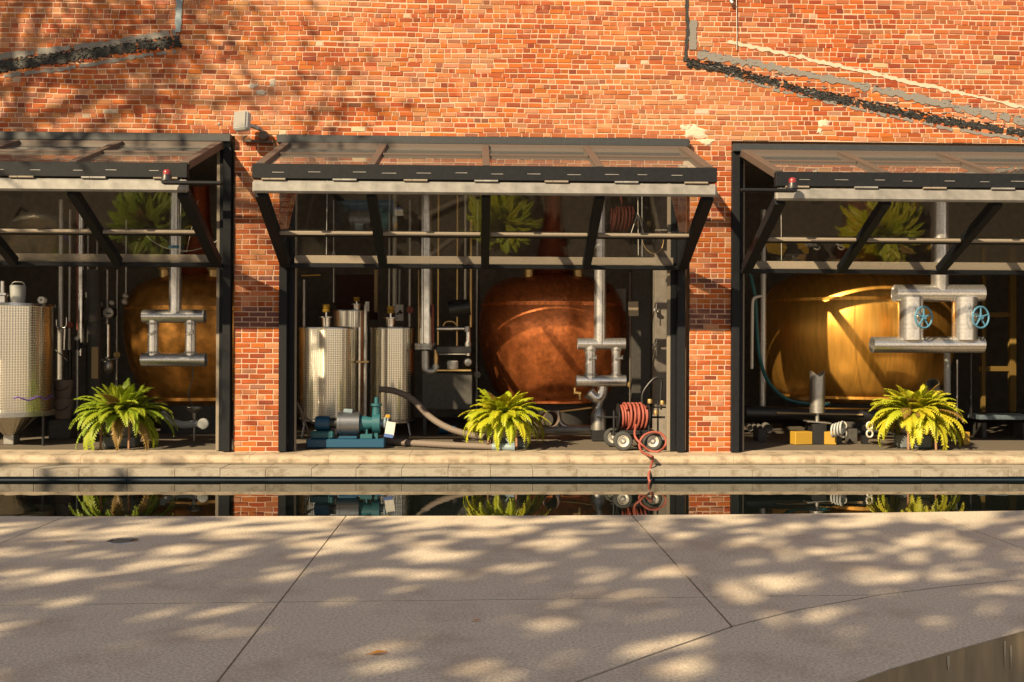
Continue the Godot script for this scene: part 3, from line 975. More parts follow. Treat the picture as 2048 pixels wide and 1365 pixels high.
func doors() -> void:
	var spec := [
		[-8.32, -3.22, "black steel bifold glass door folded open over the conical steel tank"],
		[-2.485, 2.625, "black steel bifold glass door folded open above the blue pump and hose reel"],
		[3.32, 8.42, "black steel bifold glass door folded open over the golden copper still"]]
	for i in 3:
		var x0: float = spec[i][0]
		var x1: float = spec[i][1]
		var dy := -0.035 if i == 2 else 0.0
		var d := thing("bifold_door", Vector3((x0 + x1) / 2, 3.9 + dy, 0.05), spec[i][2], "door", "folded glass doors of the stillhouse")
		var zt := 0.06
		var zm := 1.76
		var up := leaf(d, "upper_leaf", x0, x1, Vector2(zt, 3.875 + dy), Vector2(zm - 0.1, 3.33 + dy), 0.09, 0.10, 0.47, mats.rust_steel, mats.rust_steel, mats.dusty_glass)
		var m := MB.new()
		m.box(Vector3((x0 + x1) / 2, 3.855 + dy, zt + 0.03), Vector3(x1 - x0, 0.09, 0.07), Basis(), 0.005)
		put(m, "top_rail", mats.rust_steel, up)
		m = MB.new()
		m.box(Vector3((x0 + x1) / 2, 3.268 + dy, zm - 0.05), Vector3(x1 - x0 + 0.03, 0.165, 0.10), Basis(), 0.006)
		put(m, "front_beam", mats.black_steel, up)
		for k in 12:
			var wb := MB.new()
			wb.box(Vector3(x0 + 0.3 + (x1 - x0 - 0.5) * k / 11.5 + rf(-0.06, 0.06), 3.26 + dy + rf(-0.006, 0.006), zm + 0.001), Vector3(rf(0.10, 0.16), 0.006, 0.006))
			put(wb, "weld_bead", mats.galvanised, up)
		var lo := leaf(d, "lower_leaf", x0, x1, Vector2(zm - 0.07, 3.07 + dy), Vector2(0.12, 2.36 + dy), 0.12, 0.12, 0.55, mats.black_steel, mats.dusty_rail, mats.glass)
		m = MB.new()
		m.box(Vector3((x0 + x1) / 2, 3.10 + dy, zm - 0.045), Vector3(x1 - x0 + 0.03, 0.135, 0.09), Basis(), 0.02)
		put(m, "hinge_rail", mats.galvanised, lo)
		m = MB.new()
		m.box(Vector3((x0 + x1) / 2, 2.352 + dy, 0.10), Vector3(x1 - x0 - 0.02, 0.05, 0.11), Basis(), 0.005)
		put(m, "bottom_rail", mats.black_steel, lo)
		m = MB.new()
		m.box(Vector3((x0 + x1) / 2, 2.44 + dy, 0.022), Vector3(x1 - x0 - 0.3, 0.10, 0.03), Basis(), 0.004)
		put(m, "dust_strip", mats.dusty_rail, lo)
		for k in 7:
			var h := MB.new()
			var hx := x0 + 0.22 + (x1 - x0 - 0.44) * k / 6.0
			h.tube([Vector3(hx - 0.13, 3.178 + dy, zm + 0.005), Vector3(hx - 0.04, 3.178 + dy, zm + 0.005)], 0.012, 8)
			h.tube([Vector3(hx - 0.035, 3.178 + dy, zm + 0.005), Vector3(hx + 0.13, 3.178 + dy, zm + 0.005)], 0.013, 8)
			h.box(Vector3(hx, 3.178 + dy, zm - 0.02), Vector3(0.26, 0.02, 0.03))
			put(h, "hinge", mats.dusty_rail if k % 2 == 0 else mats.galvanised, d)
		# lifting wire at each end
		for sx in [-1.0, 1.0]:
			var wv := MB.new()
			var ex = (x0 + x1) / 2 + sx * ((x1 - x0) / 2 - 0.55)
			wv.tube([Vector3(ex, 3.86 + dy, -0.02), Vector3(ex, 2.5 + dy, 0.03)], 0.006, 5)
			put(wv, "lifting_wire", mats.dull_steel, d)
	# red beacons on bracket arms
	for bcn in [[333, 350, 437, 369, "red beacon lamp on a bracket by the conical tank's door"], [1585, 366, 1488, 374, "red beacon lamp on a bracket by the golden still's door"]]:
		var p := P(bcn[0], bcn[1], 1.92)
		var t := thing("beacon_lamp", p, bcn[4], "lamp", "red door beacons")
		var e := P(bcn[2], bcn[3], 1.92)
		var a := MB.new()
		var ex: float = e.x
		var s := signf(p.x - ex)
		a.box(Vector3((p.x + ex) / 2, p.y - 0.085, 1.92), Vector3(absf(p.x - ex) + 0.08, 0.03, 0.12), Basis(), 0.004)
		a.box(Vector3(p.x - s * 0.3, p.y - 0.085, 1.84), Vector3(0.12, 0.028, 0.16), Basis(), 0.004)
		put(a, "bracket", mats.black_steel, t)
		var bs := MB.new()
		bs.lathe([Vector2(0.0, 0.0), Vector2(0.05, 0.0), Vector2(0.055, -0.035), Vector2(0.07, -0.068), Vector2(0, -0.068)], 16, Transform3D(Basis(), p + Vector3(0, -0.0, 0)))
		put(bs, "base", mats.black_paint, t)
		var l := MB.new()
		l.lathe([Vector2(0.0, 0.06), Vector2(0.024, 0.056), Vector2(0.037, 0.044), Vector2(0.041, 0.024), Vector2(0.041, 0.001)], 16, Transform3D(Basis(), p))
		put(l, "lens", mats.red_glass, t)

# ---------------------------------------------------------------- vessels and pipes
func pipe_v(parent: Node3D, called: String, px: float, y0: float, y1: float, wpx: float, z: float, m: Material, flange := 0) -> void:
	var a := P(px, y0, z)
	var b := P(px, y1, z)
	b.x = a.x
	var s := MB.new()
	s.tube([a, b], wpx / 2.0 / sc(z), 14, true)
	for k in flange:
		var q := a.lerp(b, (k + 1.0) / (flange + 1.0))
		s.tube([q + Vector3(0, 0.012, 0), q - Vector3(0, 0.012, 0)], wpx / 2.0 / sc(z) * 1.18, 14)
	put(s, called, m, parent)

func profile(cx: float, z: float, pr: Array) -> Array:
	# pixels -> radius and height; sorted from top to bottom
	var out := []
	for p in pr: out.append(Vector2(p[0] / sc(z), P(cx, p[1], z).y))
	return out

func tank(called: String, cx: float, z: float, hw: float, ytop: float, ybot: float, label: String, group: String) -> Node3D:
	var c := P(cx, ytop, z)
	var yb := P(cx, ybot, z).y
	var r := hw / sc(z)
	var t := thing(called, Vector3(c.x, 0, z), label, "tank", group)
	var xf := Transform3D(Basis(), Vector3(c.x, 0, z))
	var b := MB.new()
	b.with_uv = true
	b.lathe([Vector2(r, c.y), Vector2(r, yb)], 48, xf)
	put(b, "jacket", mats.dimpled, t)
	var l := MB.new()
	l.lathe([Vector2(0, c.y + 0.035), Vector2(r * 0.5, c.y + 0.03), Vector2(r * 0.98, c.y + 0.012), Vector2(r + 0.012, c.y + 0.004), Vector2(r + 0.014, c.y - 0.012), Vector2(r, c.y - 0.014)], 48, xf)
	put(l, "lid", mats.steel, t)
	var bt := MB.new()
	bt.lathe([Vector2(r, yb + 0.012), Vector2(r + 0.014, yb + 0.01), Vector2(r + 0.014, yb - 0.014), Vector2(r, yb - 0.016), Vector2(0, yb - 0.05)], 48, xf)
	put(bt, "bottom", mats.steel, t)
	for sy in [0.985]:
		var wd := MB.new()
		var yy := lerpf(c.y, yb, sy)
		wd.lathe([Vector2(r, yy + 0.01), Vector2(r + 0.004, yy + 0.006), Vector2(r + 0.004, yy - 0.006), Vector2(r, yy - 0.01)], 48, xf)
		put(wd, "weld_seam", mats.dull_steel, t)
	for k in 3:
		var w := TAU * k / 3.0 + 0.55
		var lg := MB.new()
		var p := Vector3(c.x + cos(w) * r * 0.82, yb, z + sin(w) * r * 0.82)
		lg.tube([p, Vector3(p.x + cos(w) * 0.05, 0, p.z + sin(w) * 0.05)], 0.018, 8)
		put(lg, "leg", mats.dull_steel, t)
	return t

func top_valve(t: Node3D, px: float, yb: float, h: float, z: float) -> void:
	var p := P(px, yb, z)
	var s := MB.new()
	var xf := Transform3D(Basis(), p)
	s.lathe([Vector2(0.0, h * 0.45), Vector2(0.11, h * 0.45), Vector2(0.11, h * 0.42), Vector2(0.07, h * 0.40), Vector2(0.06, 0.0)], 16, xf)
	s.tube([p + Vector3(0, h * 0.4, 0), p + Vector3(0, h * 0.75, 0)], 0.018, 8)
	put(s, "manway_neck", mats.steel, t)
	var k := MB.new()
	k.lathe([Vector2(0, h), Vector2(0.05, h), Vector2(0.055, h * 0.88), Vector2(0.04, h * 0.8), Vector2(0.055, h * 0.74), Vector2(0.05, h * 0.66), Vector2(0, h * 0.66)], 12, xf)
	put(k, "valve_cap", mats.yellow_paint, t)

func still(called: String, cx: float, z: float, pr: Array, m: Material, label: String) -> Node3D:
	var c := P(cx, 800, z)
	var t := thing(called, Vector3(c.x, 0, z), label, "still", "copper pot stills")
	var xf := Transform3D(Basis(), Vector3(c.x, 0, z))
	var b := MB.new()
	# refine the profile with a smooth curve
	var raw := profile(cx, z, pr)
	var pts := []
	for p in raw: pts.append(Vector3(p.x, p.y, 0))
	var fine := []
	for p in smooth(pts, 4): fine.append(Vector2(maxf(p.x, 0.0), p.y))
	b.lathe(fine, 72, xf)
	put(b, "pot", m, t)
	var lowy: float = raw[raw.size() - 1].y
	var wide := 0.0
	for p in raw: wide = maxf(wide, p.x)
	var st := MB.new()
	st.lathe([Vector2(wide * 0.55, lowy + 0.12), Vector2(wide * 0.5, 0.06), Vector2(wide * 0.52, 0.0), Vector2(0, 0.0)], 32, xf)
	put(st, "stand", mats.dark_post, t)
	var ring := MB.new()
	var yb: float = raw[raw.size() - 3].y
	var rr: float = raw[raw.size() - 3].x
	ring.lathe([Vector2(rr - 0.02, yb + 0.03), Vector2(rr + 0.03, yb + 0.03), Vector2(rr + 0.03, yb - 0.02), Vector2(rr - 0.04, yb - 0.02)], 48, xf)
	put(ring, "rim_ring", m, t)
	for sp in [5]:
		var sy: float = raw[sp].y
		var sr: float = raw[sp].x
		var sm := MB.new()
		sm.lathe([Vector2(sr - 0.002, sy + 0.035), Vector2(sr + 0.006, sy + 0.03), Vector2(sr + 0.006, sy - 0.03), Vector2(sr - 0.002, sy - 0.035)], 72, xf)
		put(sm, "seam_band", m, t)
		var rv := MB.new()
		for e in 90:
			var w := TAU * e / 90.0
			var d := Vector3(cos(w), 0, sin(w))
			rv.tube([Vector3(c.x, sy, z) + d * (sr + 0.003), Vector3(c.x, sy, z) + d * (sr + 0.014)], [0.011, 0.006], 6)
		set_kind(put(rv, "rivets", m, t), "", "stuff")
	var nk := MB.new()
	var ty: float = raw[0].y
	nk.lathe([Vector2(wide * 0.12, 3.9), Vector2(wide * 0.14, 3.3), Vector2(wide * 0.24, ty + 0.2), Vector2(wide * 0.34, ty - 0.02)], 32, xf)
	put(nk, "neck", mats.red_copper, t)
	for s in [-0.35, 0.3]:
		var f := MB.new()
		var q := Vector3(c.x + wide * s, 0, z + wide * 0.45)
		f.lathe([Vector2(0, ty + 0.07), Vector2(0.10, ty + 0.07), Vector2(0.11, ty + 0.03), Vector2(0.08, ty + 0.02), Vector2(0.08, ty - 0.25)], 16, Transform3D(Basis(), q))
		put(f, "fitting", mats.brass, t)
	return t

func duct_tube(a: Vector3, b: Vector3, r: float, seams := 2) -> MB:
	var s := MB.new()
	s.tube([a, b], r, 24, false)
	s.tube([a, b], r * 0.965, 24, false)
	for e in [a, b]:
		var d: Vector3 = (b - a).normalized() * 0.004
		s.tube([e - d, e + d], r * 1.015, 24, false)
		# annular lip
		var o: Vector3 = (e - (a + b) * 0.5).normalized()
		var ux := o.cross(Vector3.UP if absf(o.y) < 0.9 else Vector3.RIGHT).normalized()
		var uy := o.cross(ux)
		for k in 24:
			var w0 := TAU * k / 24
			var w1 := TAU * (k + 1) / 24
			var d0 := ux * cos(w0) + uy * sin(w0)
			var d1 := ux * cos(w1) + uy * sin(w1)
			s.quad(e + d0 * r, e + d1 * r, e + d1 * r * 0.965, e + d0 * r * 0.965, o)
	for k in seams:
		var q := a.lerp(b, (k + 1.0) / (seams + 1.0))
		var d := (b - a).normalized() * 0.006
		s.tube([q - d, q + d], r * 1.02, 24, false)
	return s

func duct_loop(label: String, z: float, riser: Array, top: Array, branches: Array, low: Array, dz := 0.0) -> Node3D:
	# every part in photo pixels: riser [x, y0, y1, w], top/low [x0, x1, y, w], branches [[x, w], ..]
	var t := thing("steel_duct", P(low[0] * 0.5 + low[1] * 0.5, low[2], z), label, "duct", "steel duct loops")
	var k := sc(z)
	var a := P(riser[0], riser[1], z)
	var b := P(riser[0], riser[2], z)
	a.x = b.x
	put(duct_tube(a, b, riser[3] / 2.0 / k, 3), "riser", mats.duct, t)
	for h in [[top, "upper_header"], [low, "lower_header"]]:
		var q: Array = h[0]
		put(duct_tube(P(q[0], q[2], z), P(q[1], q[2], z), q[3] / 2.0 / k, 2), h[1], mats.duct, t)
	for br in branches:
		var p := P(br[0], top[2], z)
		var q := P(br[0], low[2], z)
		q.x = p.x
		put(duct_tube(p, q, br[1] / 2.0 / k, 0), "branch", mats.duct, t)
		for f in [0.17, 0.83]:
			var cl := MB.new()
			var cc := p.lerp(q, f)
			var cr: float = br[1] / 2.0 / k
			cl.tube([cc + Vector3(0, 0.014, 0), cc - Vector3(0, 0.014, 0)], cr * 1.10, 20)
			for e in 8: cl.tube([cc + Vector3(cos(e * TAU / 8) * cr * 1.12, 0.008, sin(e * TAU / 8) * cr * 1.12), cc + Vector3(cos(e * TAU / 8) * cr * 1.12, -0.008, sin(e * TAU / 8) * cr * 1.12)], 0.008, 6)
			put(cl, "collar", mats.dull_steel, t)
		if br.size() > 2:
			var v := MB.new()
			var c := p.lerp(q, 0.4) + Vector3(0, 0, br[1] / 2.0 / k)
			v.tube([c - Vector3(0, 0, 0.02), c + Vector3(0, 0, 0.05)], 0.016, 8)
			v.box(c + Vector3(0.02, 0.0, 0.055), Vector3(0.11, 0.03, 0.018), Basis(Vector3(0, 0, 1), 0.35), 0.005)
			v.tube([c + Vector3(0.07, -0.01, 0.05), c + Vector3(0.07, 0.05, 0.05)], 0.012, 6)
			put(v, "damper_handle", mats.dull_steel, t)
	return t

func left_bay() -> void:
	# conical tank
	var z := -1.0
	var c := P(22, 612, z)
	var k := sc(z)
	var r := 76.0 / k
	var t := thing("conical_tank", Vector3(c.x, 0, z), "dimpled steel tank with a conical bottom and flat lid", "tank")
	var xf := Transform3D(Basis(), Vector3(c.x, 0, z))
	var yb := P(22, 826, z).y
	var b := MB.new()
	b.with_uv = true
	b.lathe([Vector2(r, c.y), Vector2(r, yb)], 56, xf)
	put(b, "jacket", mats.dimpled, t)
	var cn := MB.new()
	cn.with_uv = true
	cn.lathe([Vector2(r * 0.72, yb - 0.01), Vector2(0.07, P(22, 872, z).y)], 40, xf)
	put(cn, "cone", mats.dimpled, t)
	var lid := MB.new()
	lid.lathe([Vector2(0, c.y + 0.05), Vector2(r * 0.9, c.y + 0.03), Vector2(r + 0.03, c.y + 0.022), Vector2(r + 0.035, c.y - 0.012), Vector2(r, c.y - 0.014)], 56, xf)
	put(lid, "lid", mats.steel, t)
	var ring := MB.new()
	ring.lathe([Vector2(r * 0.7, yb + 0.03), Vector2(r + 0.03, yb + 0.03), Vector2(r + 0.03, yb - 0.03), Vector2(r * 0.7, yb - 0.03)], 56, xf)
	put(ring, "base_ring", mats.dull_steel, t)
	var ft := MB.new()
	ft.box(Vector3(c.x, 0.07, z), Vector3(0.14, 0.14, 0.14), Basis(), 0.008)
	put(ft, "outlet_block", mats.dull_steel, t)
	for q in 3:
		var w := TAU * q / 3.0 + 0.3
		var lg := MB.new()
		lg.tube([Vector3(c.x + cos(w) * r, yb, z + sin(w) * r), Vector3(c.x + cos(w) * r, 0, z + sin(w) * r)], 0.02, 8)
		put(lg, "leg", mats.black_paint, t)
	var nk := MB.new()
	nk.lathe([Vector2(0, 0.16), Vector2(0.09, 0.16), Vector2(0.09, 0.13), Vector2(0.06, 0.12), Vector2(0.06, 0.03)], 16, Transform3D(Basis(), Vector3(c.x - 0.03, c.y, z + 0.2)))
	nk.tube([Vector3(c.x - 0.03, c.y + 0.15, z + 0.2), Vector3(c.x - 0.03, c.y + 0.32, z + 0.2)], 0.03, 10)
	put(nk, "manway_neck", mats.steel, t)
	var rope := MB.new()
	var pts := []
	for i in 12:
		var w := -0.15 + 1.25 * i / 11.0
		pts.append(Vector3(c.x + cos(w) * (r + 0.015), P(80, 795, z).y + sin(i * 1.4) * 0.025, z + sin(w) * (r + 0.015)))
	rope.tube(pts, 0.01, 6)
	var rn := put(rope, "purple_rope", mats.purple_rope)
	tag(rn, "purple rope tied round the conical steel tank", "rope")
	# pail on the lid and paper roll
	var pl := P(32, 600, -1.2)
	var p := thing("pail", pl, "pale blue grey pail standing behind the conical tank's lid", "pail")
	var pm := MB.new()
	pm.lathe([Vector2(0.0, 0.22), Vector2(0.10, 0.22), Vector2(0.105, 0.20), Vector2(0.09, -0.02), Vector2(0, -0.02)], 20, Transform3D(Basis(), Vector3(pl.x, c.y + 0.07, -1.25)))
	put(pm, "body", mats.lamp_grey, p)
	var hd := MB.new()
	hd.tube(smooth([Vector3(pl.x - 0.10, c.y + 0.27, -1.25), Vector3(pl.x - 0.06, c.y + 0.33, -1.25), Vector3(pl.x + 0.06, c.y + 0.33, -1.25), Vector3(pl.x + 0.10, c.y + 0.27, -1.25)]), 0.008, 6)
	put(hd, "handle", mats.dull_steel, p)
	var rl := P(82, 606, -0.75)
	var roll := MB.new()
	var rx := Transform3D(Basis(Vector3.RIGHT, PI / 2), Vector3(rl.x, c.y + 0.07, -0.78))
	roll.lathe([Vector2(0.014, 0.04), Vector2(0.046, 0.04), Vector2(0.046, -0.04), Vector2(0.014, -0.04), Vector2(0.014, 0.04)], 20, rx)
	tag(put(roll, "tape_roll", mats.white_plastic), "white roll standing on the rim of the conical tank", "roll")
	# standing pipes
	z = -2.2
	for a in [["standpipe", 122, 400, 760, 12, mats.dull_steel, "brown steel standpipe rising out of the stacked buckets"], ["standpipe", 162, 400, 685, 14, mats.steel, "bright standpipe with a red stripe and black valve"], ["standpipe", 188, 540, 850, 26, mats.dark_post, "thick dark post beside the bright striped standpipe"]]:
		var s := thing(a[0], P(a[1], a[3], z), a[6], "pipe")
		pipe_v(s, "pipe", a[1], a[2], a[3], a[4], z, a[5], 2)
		if a[1] == 162:
			var st := MB.new()
			st.tube([P(154, 400, z + 0.04), P(154, 660, z + 0.04)], 0.012, 6)
			put(st, "red_stripe_pipe", mats.red_hose, s)
			var vv := MB.new()
			vv.tube([P(150, 695, z + 0.06), P(190, 686, z + 0.06)], 0.03, 8)
			vv.tube([P(154, 680, z + 0.1), P(154, 700, z + 0.1)], 0.045, 10)
			put(vv, "valve", mats.black_paint, s)
			var cap := MB.new()
			cap.lathe([Vector2(0, 0.04), Vector2(0.035, 0.03), Vector2(0.04, 0), Vector2(0, -0.03)], 10, Transform3D(Basis(), P(153, 679, z + 0.15)))
			put(cap, "cap", mats.white_plastic, s)
			pipe_v(s, "drain_pipe", 154, 700, 830, 6, z + 0.05, mats.dull_steel)
			pipe_v(s, "elbow_piece", 160, 697, 712, 7, z + 0.06, mats.steel)
		elif a[1] == 122:
			var br := MB.new()
			br.tube(smooth([P(112, 640, z + 0.1), P(114, 655, z + 0.1), P(130, 655, z + 0.1), P(132, 635, z + 0.1)]), 0.012, 6)
			br.tube([P(128, 658, z + 0.1), P(127, 700, z + 0.1)], 0.024, 8)
			br.tube([P(109, 700, z + 0.1), P(135, 722, z + 0.1)], 0.008, 5)
			put(br, "coupling", mats.steel, s)
	var bk := 0
	for yy in [[797, 838], [760, 798]]:
		var q := P(126, yy[1], -1.9)
		var o := thing("bucket", q, ["brown bucket at the bottom of the bucket stack", "brown bucket on top of another bucket around the standpipe"][bk], "bucket")
		var m := MB.new()
		var hh: float = P(126, yy[0], -1.9).y - q.y
		if bk == 0: hh -= 0.01
		m.lathe([Vector2(0.085, hh), Vector2(0.125, hh), Vector2(0.13, hh * 0.92), Vector2(0.105, 0), Vector2(0, 0)], 20, Transform3D(Basis(), q))
		put(m, "body", mats.bucket, o)
		var h2 := MB.new()
		h2.tube(smooth([q + Vector3(-0.12, hh * 0.8, 0.02), q + Vector3(-0.06, hh * 0.5, 0.13), q + Vector3(0.06, hh * 0.5, 0.13), q + Vector3(0.12, hh * 0.8, 0.02)]), 0.006, 5)
		put(h2, "handle", mats.black_paint, o)
		bk += 1
	var stool := thing("bucket_stand", Vector3(P(126, 840, -1.9).x, 0, -1.9), "dark box under the two stacked buckets", "box")
	var sm := MB.new()
	sm.box(Vector3(P(126, 840, -1.9).x, P(126, 839, -1.9).y / 2, -1.9), Vector3(0.3, P(126, 839, -1.9).y, 0.3), Basis(), 0.01)
	put(sm, "body", mats.dark_post, stool)
	# gauge and valve assembly
	var ga := thing("gauge_assembly", P(212, 740, -2.6), "dark gauge and sight valve on a thin steel pipe", "gauge")
	pipe_v(ga, "pipe", 214, 540, 740, 6, -2.6, mats.dull_steel)
	pipe_v(ga, "pipe", 194, 440, 640, 4, -2.6, mats.dull_steel)
	pipe_v(ga, "pipe", 252, 440, 600, 4, -2.6, mats.dull_steel)
	pipe_v(ga, "sleeve", 215, 650, 715, 9, -2.55, mats.steel)
	var gb := MB.new()
	gb.box(P(210, 625, -2.55), Vector3(0.3, 0.14, 0.16), Basis(), 0.02)
	put(gb, "housing", mats.black_paint, ga)
	var gf := MB.new()
	gf.lathe([Vector2(0, 0.03), Vector2(0.055, 0.03), Vector2(0.075, 0.02), Vector2(0.08, 0.0)], 20, Transform3D(Basis(Vector3.RIGHT, PI / 2), P(216, 626, -2.45)))
	put(gf, "dial", mats.white_rim, ga)
	var gn := MB.new()
	gn.box(P(217, 627, -2.412), Vector3(0.07, 0.022, 0.006), Basis(), 0.002)
	put(gn, "needle", mats.black_paint, ga)
	var gl := MB.new()
	gl.lathe([Vector2(0, 0.12), Vector2(0.05, 0.11), Vector2(0.09, 0.05), Vector2(0.085, -0.03), Vector2(0.05, -0.08), Vector2(0, -0.1)], 16, Transform3D(Basis(), P(215, 735, -2.55)))
	gl.tube([P(196, 722, -2.5), P(236, 718, -2.5)], 0.016, 8)
	put(gl, "sight_bulb", mats.dull_steel, ga)
	for q in [[198, 608], [222, 606], [248, 604], [250, 592]]:
		var ft2 := MB.new()
		ft2.lathe([Vector2(0, 0.04), Vector2(0.03, 0.035), Vector2(0.042, 0.0), Vector2(0.03, -0.035), Vector2(0, -0.04)], 10, Transform3D(Basis(Vector3(1, 0, 1).normalized(), 1.2), P(q[0], q[1], -2.5)))
		put(ft2, "fitting", mats.white_rim, ga)
	var ex := [[140, 420, 700, 8, -2.9, "dark pipe with a red valve wheel between two standpipes", "red_hose"], [234, 540, 760, 5, -3.1, "slim rod with a brass valve beside the brown still", "brass"], [176, 430, 640, 5, -3.0, "slim pale rod with a white valve behind the dark post", "white_rim"]]
	for a in ex:
		var s := thing("standpipe", P(a[0], a[2], a[4]), a[5], "pipe")
		pipe_v(s, "pipe", a[0], a[1], a[2], a[3], a[4], mats.dull_steel, 3)
		var vw := MB.new()
		var q := P(a[0], a[2] - 50, a[4] + 0.08)
		vw.lathe([Vector2(0.0, 0.03), Vector2(0.05, 0.025), Vector2(0.055, 0.0), Vector2(0.05, -0.02), Vector2(0, -0.03)], 12, Transform3D(Basis(Vector3.RIGHT, PI / 2), q))
		vw.tube([q, q - Vector3(0, 0, 0.08)], 0.018, 8)
		put(vw, "valve_wheel", mats[a[6]], s)
		var bs := P(a[0], a[2], a[4])
		var ft3 := MB.new()
		ft3.tube([bs, Vector3(bs.x, 0, bs.z)], 0.03, 8)
		put(ft3, "foot", mats.black_paint, s)
	var ys := MB.new()
	ys.box(P(189, 726, -2.02), Vector3(0.095, 0.46, 0.03), Basis(), 0.01)
	tag(put(ys, "wooden_board", mats.pale_wood), "upright tan wooden board fixed to the thick dark post", "board")
	# still and duct
	still("copper_still", 398, -3.3, [[0, 548], [55, 551], [94, 561], [120, 577], [133, 597], [140, 620], [143, 650], [140, 692], [130, 730], [113, 770], [96, 795], [60, 812], [0, 815]], mats.brown_copper, "brown copper pot still half hidden by the brick pier's frame")
	duct_loop("square steel duct loop hanging before the brown copper still", -1.5, [350, 380, 632, 24], [286, 409, 633, 26], [[306, 21, 1], [381, 21, 1]], [284, 411, 720, 27])
	var cl := MB.new()
	cl.tube([P(350, 492, -1.5), P(350, 498, -1.5)], 0.098, 16)
	tag(put(cl, "blue_clamp", mats.wheel_blue), "blue band clamped round the duct riser behind glass", "clamp")
	var lw := MB.new()
	lw.tube(smooth([P(290, 470, -0.9), P(310, 486, -0.9), P(340, 499, -0.9), P(380, 502, -0.9), P(420, 490, -0.9), P(438, 478, -0.9)]), 0.005, 5)
	lw.tube([P(396, 400, -0.9), P(372, 505, -0.9)], 0.004, 5)
	tag(put(lw, "sagging_wire", mats.white_rim), "thin pale wire sagging past the duct riser with blue clamp", "wire")
	var wr := thing("thin_wire", P(378, 740, -1.6), "thin green wire hanging below the steel duct loop", "wire")
	var wm := MB.new()
	wm.tube(smooth([P(385, 733, -1.6), P(384, 760, -1.6), P(376, 790, -1.6), P(386, 815, -1.6)]), 0.006, 5)
	put(wm, "wire", mats.teal_paint, wr)
	# grey lamp on hose, shallow tray
	var hz := thing("suction_hose", P(370, 845, -1.5), "pale corrugated hose with a round grey cap by the brown still", "hose")
	var hm := MB.new()
	hm.tube(smooth([P(325, 828, -1.6), P(340, 842, -1.5), P(365, 850, -1.4), P(395, 848, -1.35)], 8), 0.05, 12)
	put(hm, "hose", mats.lamp_grey, hz)
	var hc := MB.new()
	hc.lathe([Vector2(0, 0.03), Vector2(0.06, 0.03), Vector2(0.075, 0.02), Vector2(0.075, -0.03), Vector2(0, -0.03)], 20, Transform3D(Basis(Vector3.RIGHT, PI / 2), P(406, 848, -1.3)))
	put(hc, "cap", mats.lamp_grey, hz)
	var tr := thing("steel_funnel", P(388, 822, -1.5), "small steel funnel below the brown copper still", "funnel")
	var tm := MB.new()
	tm.lathe([Vector2(0.11, 0.02), Vector2(0.105, 0.0), Vector2(0.03, -0.06), Vector2(0.015, -0.2), Vector2(0, -0.2)], 20, Transform3D(Basis(), P(388, 818, -1.5)))
	put(tm, "bowl", mats.dull_steel, tr)
	var ts := MB.new()
	ts.tube([P(388, 818, -1.5) - Vector3(0, 0.18, 0), Vector3(P(388, 818, -1.5).x, 0, -1.5)], 0.012, 6)
	put(ts, "stem", mats.dull_steel, tr)

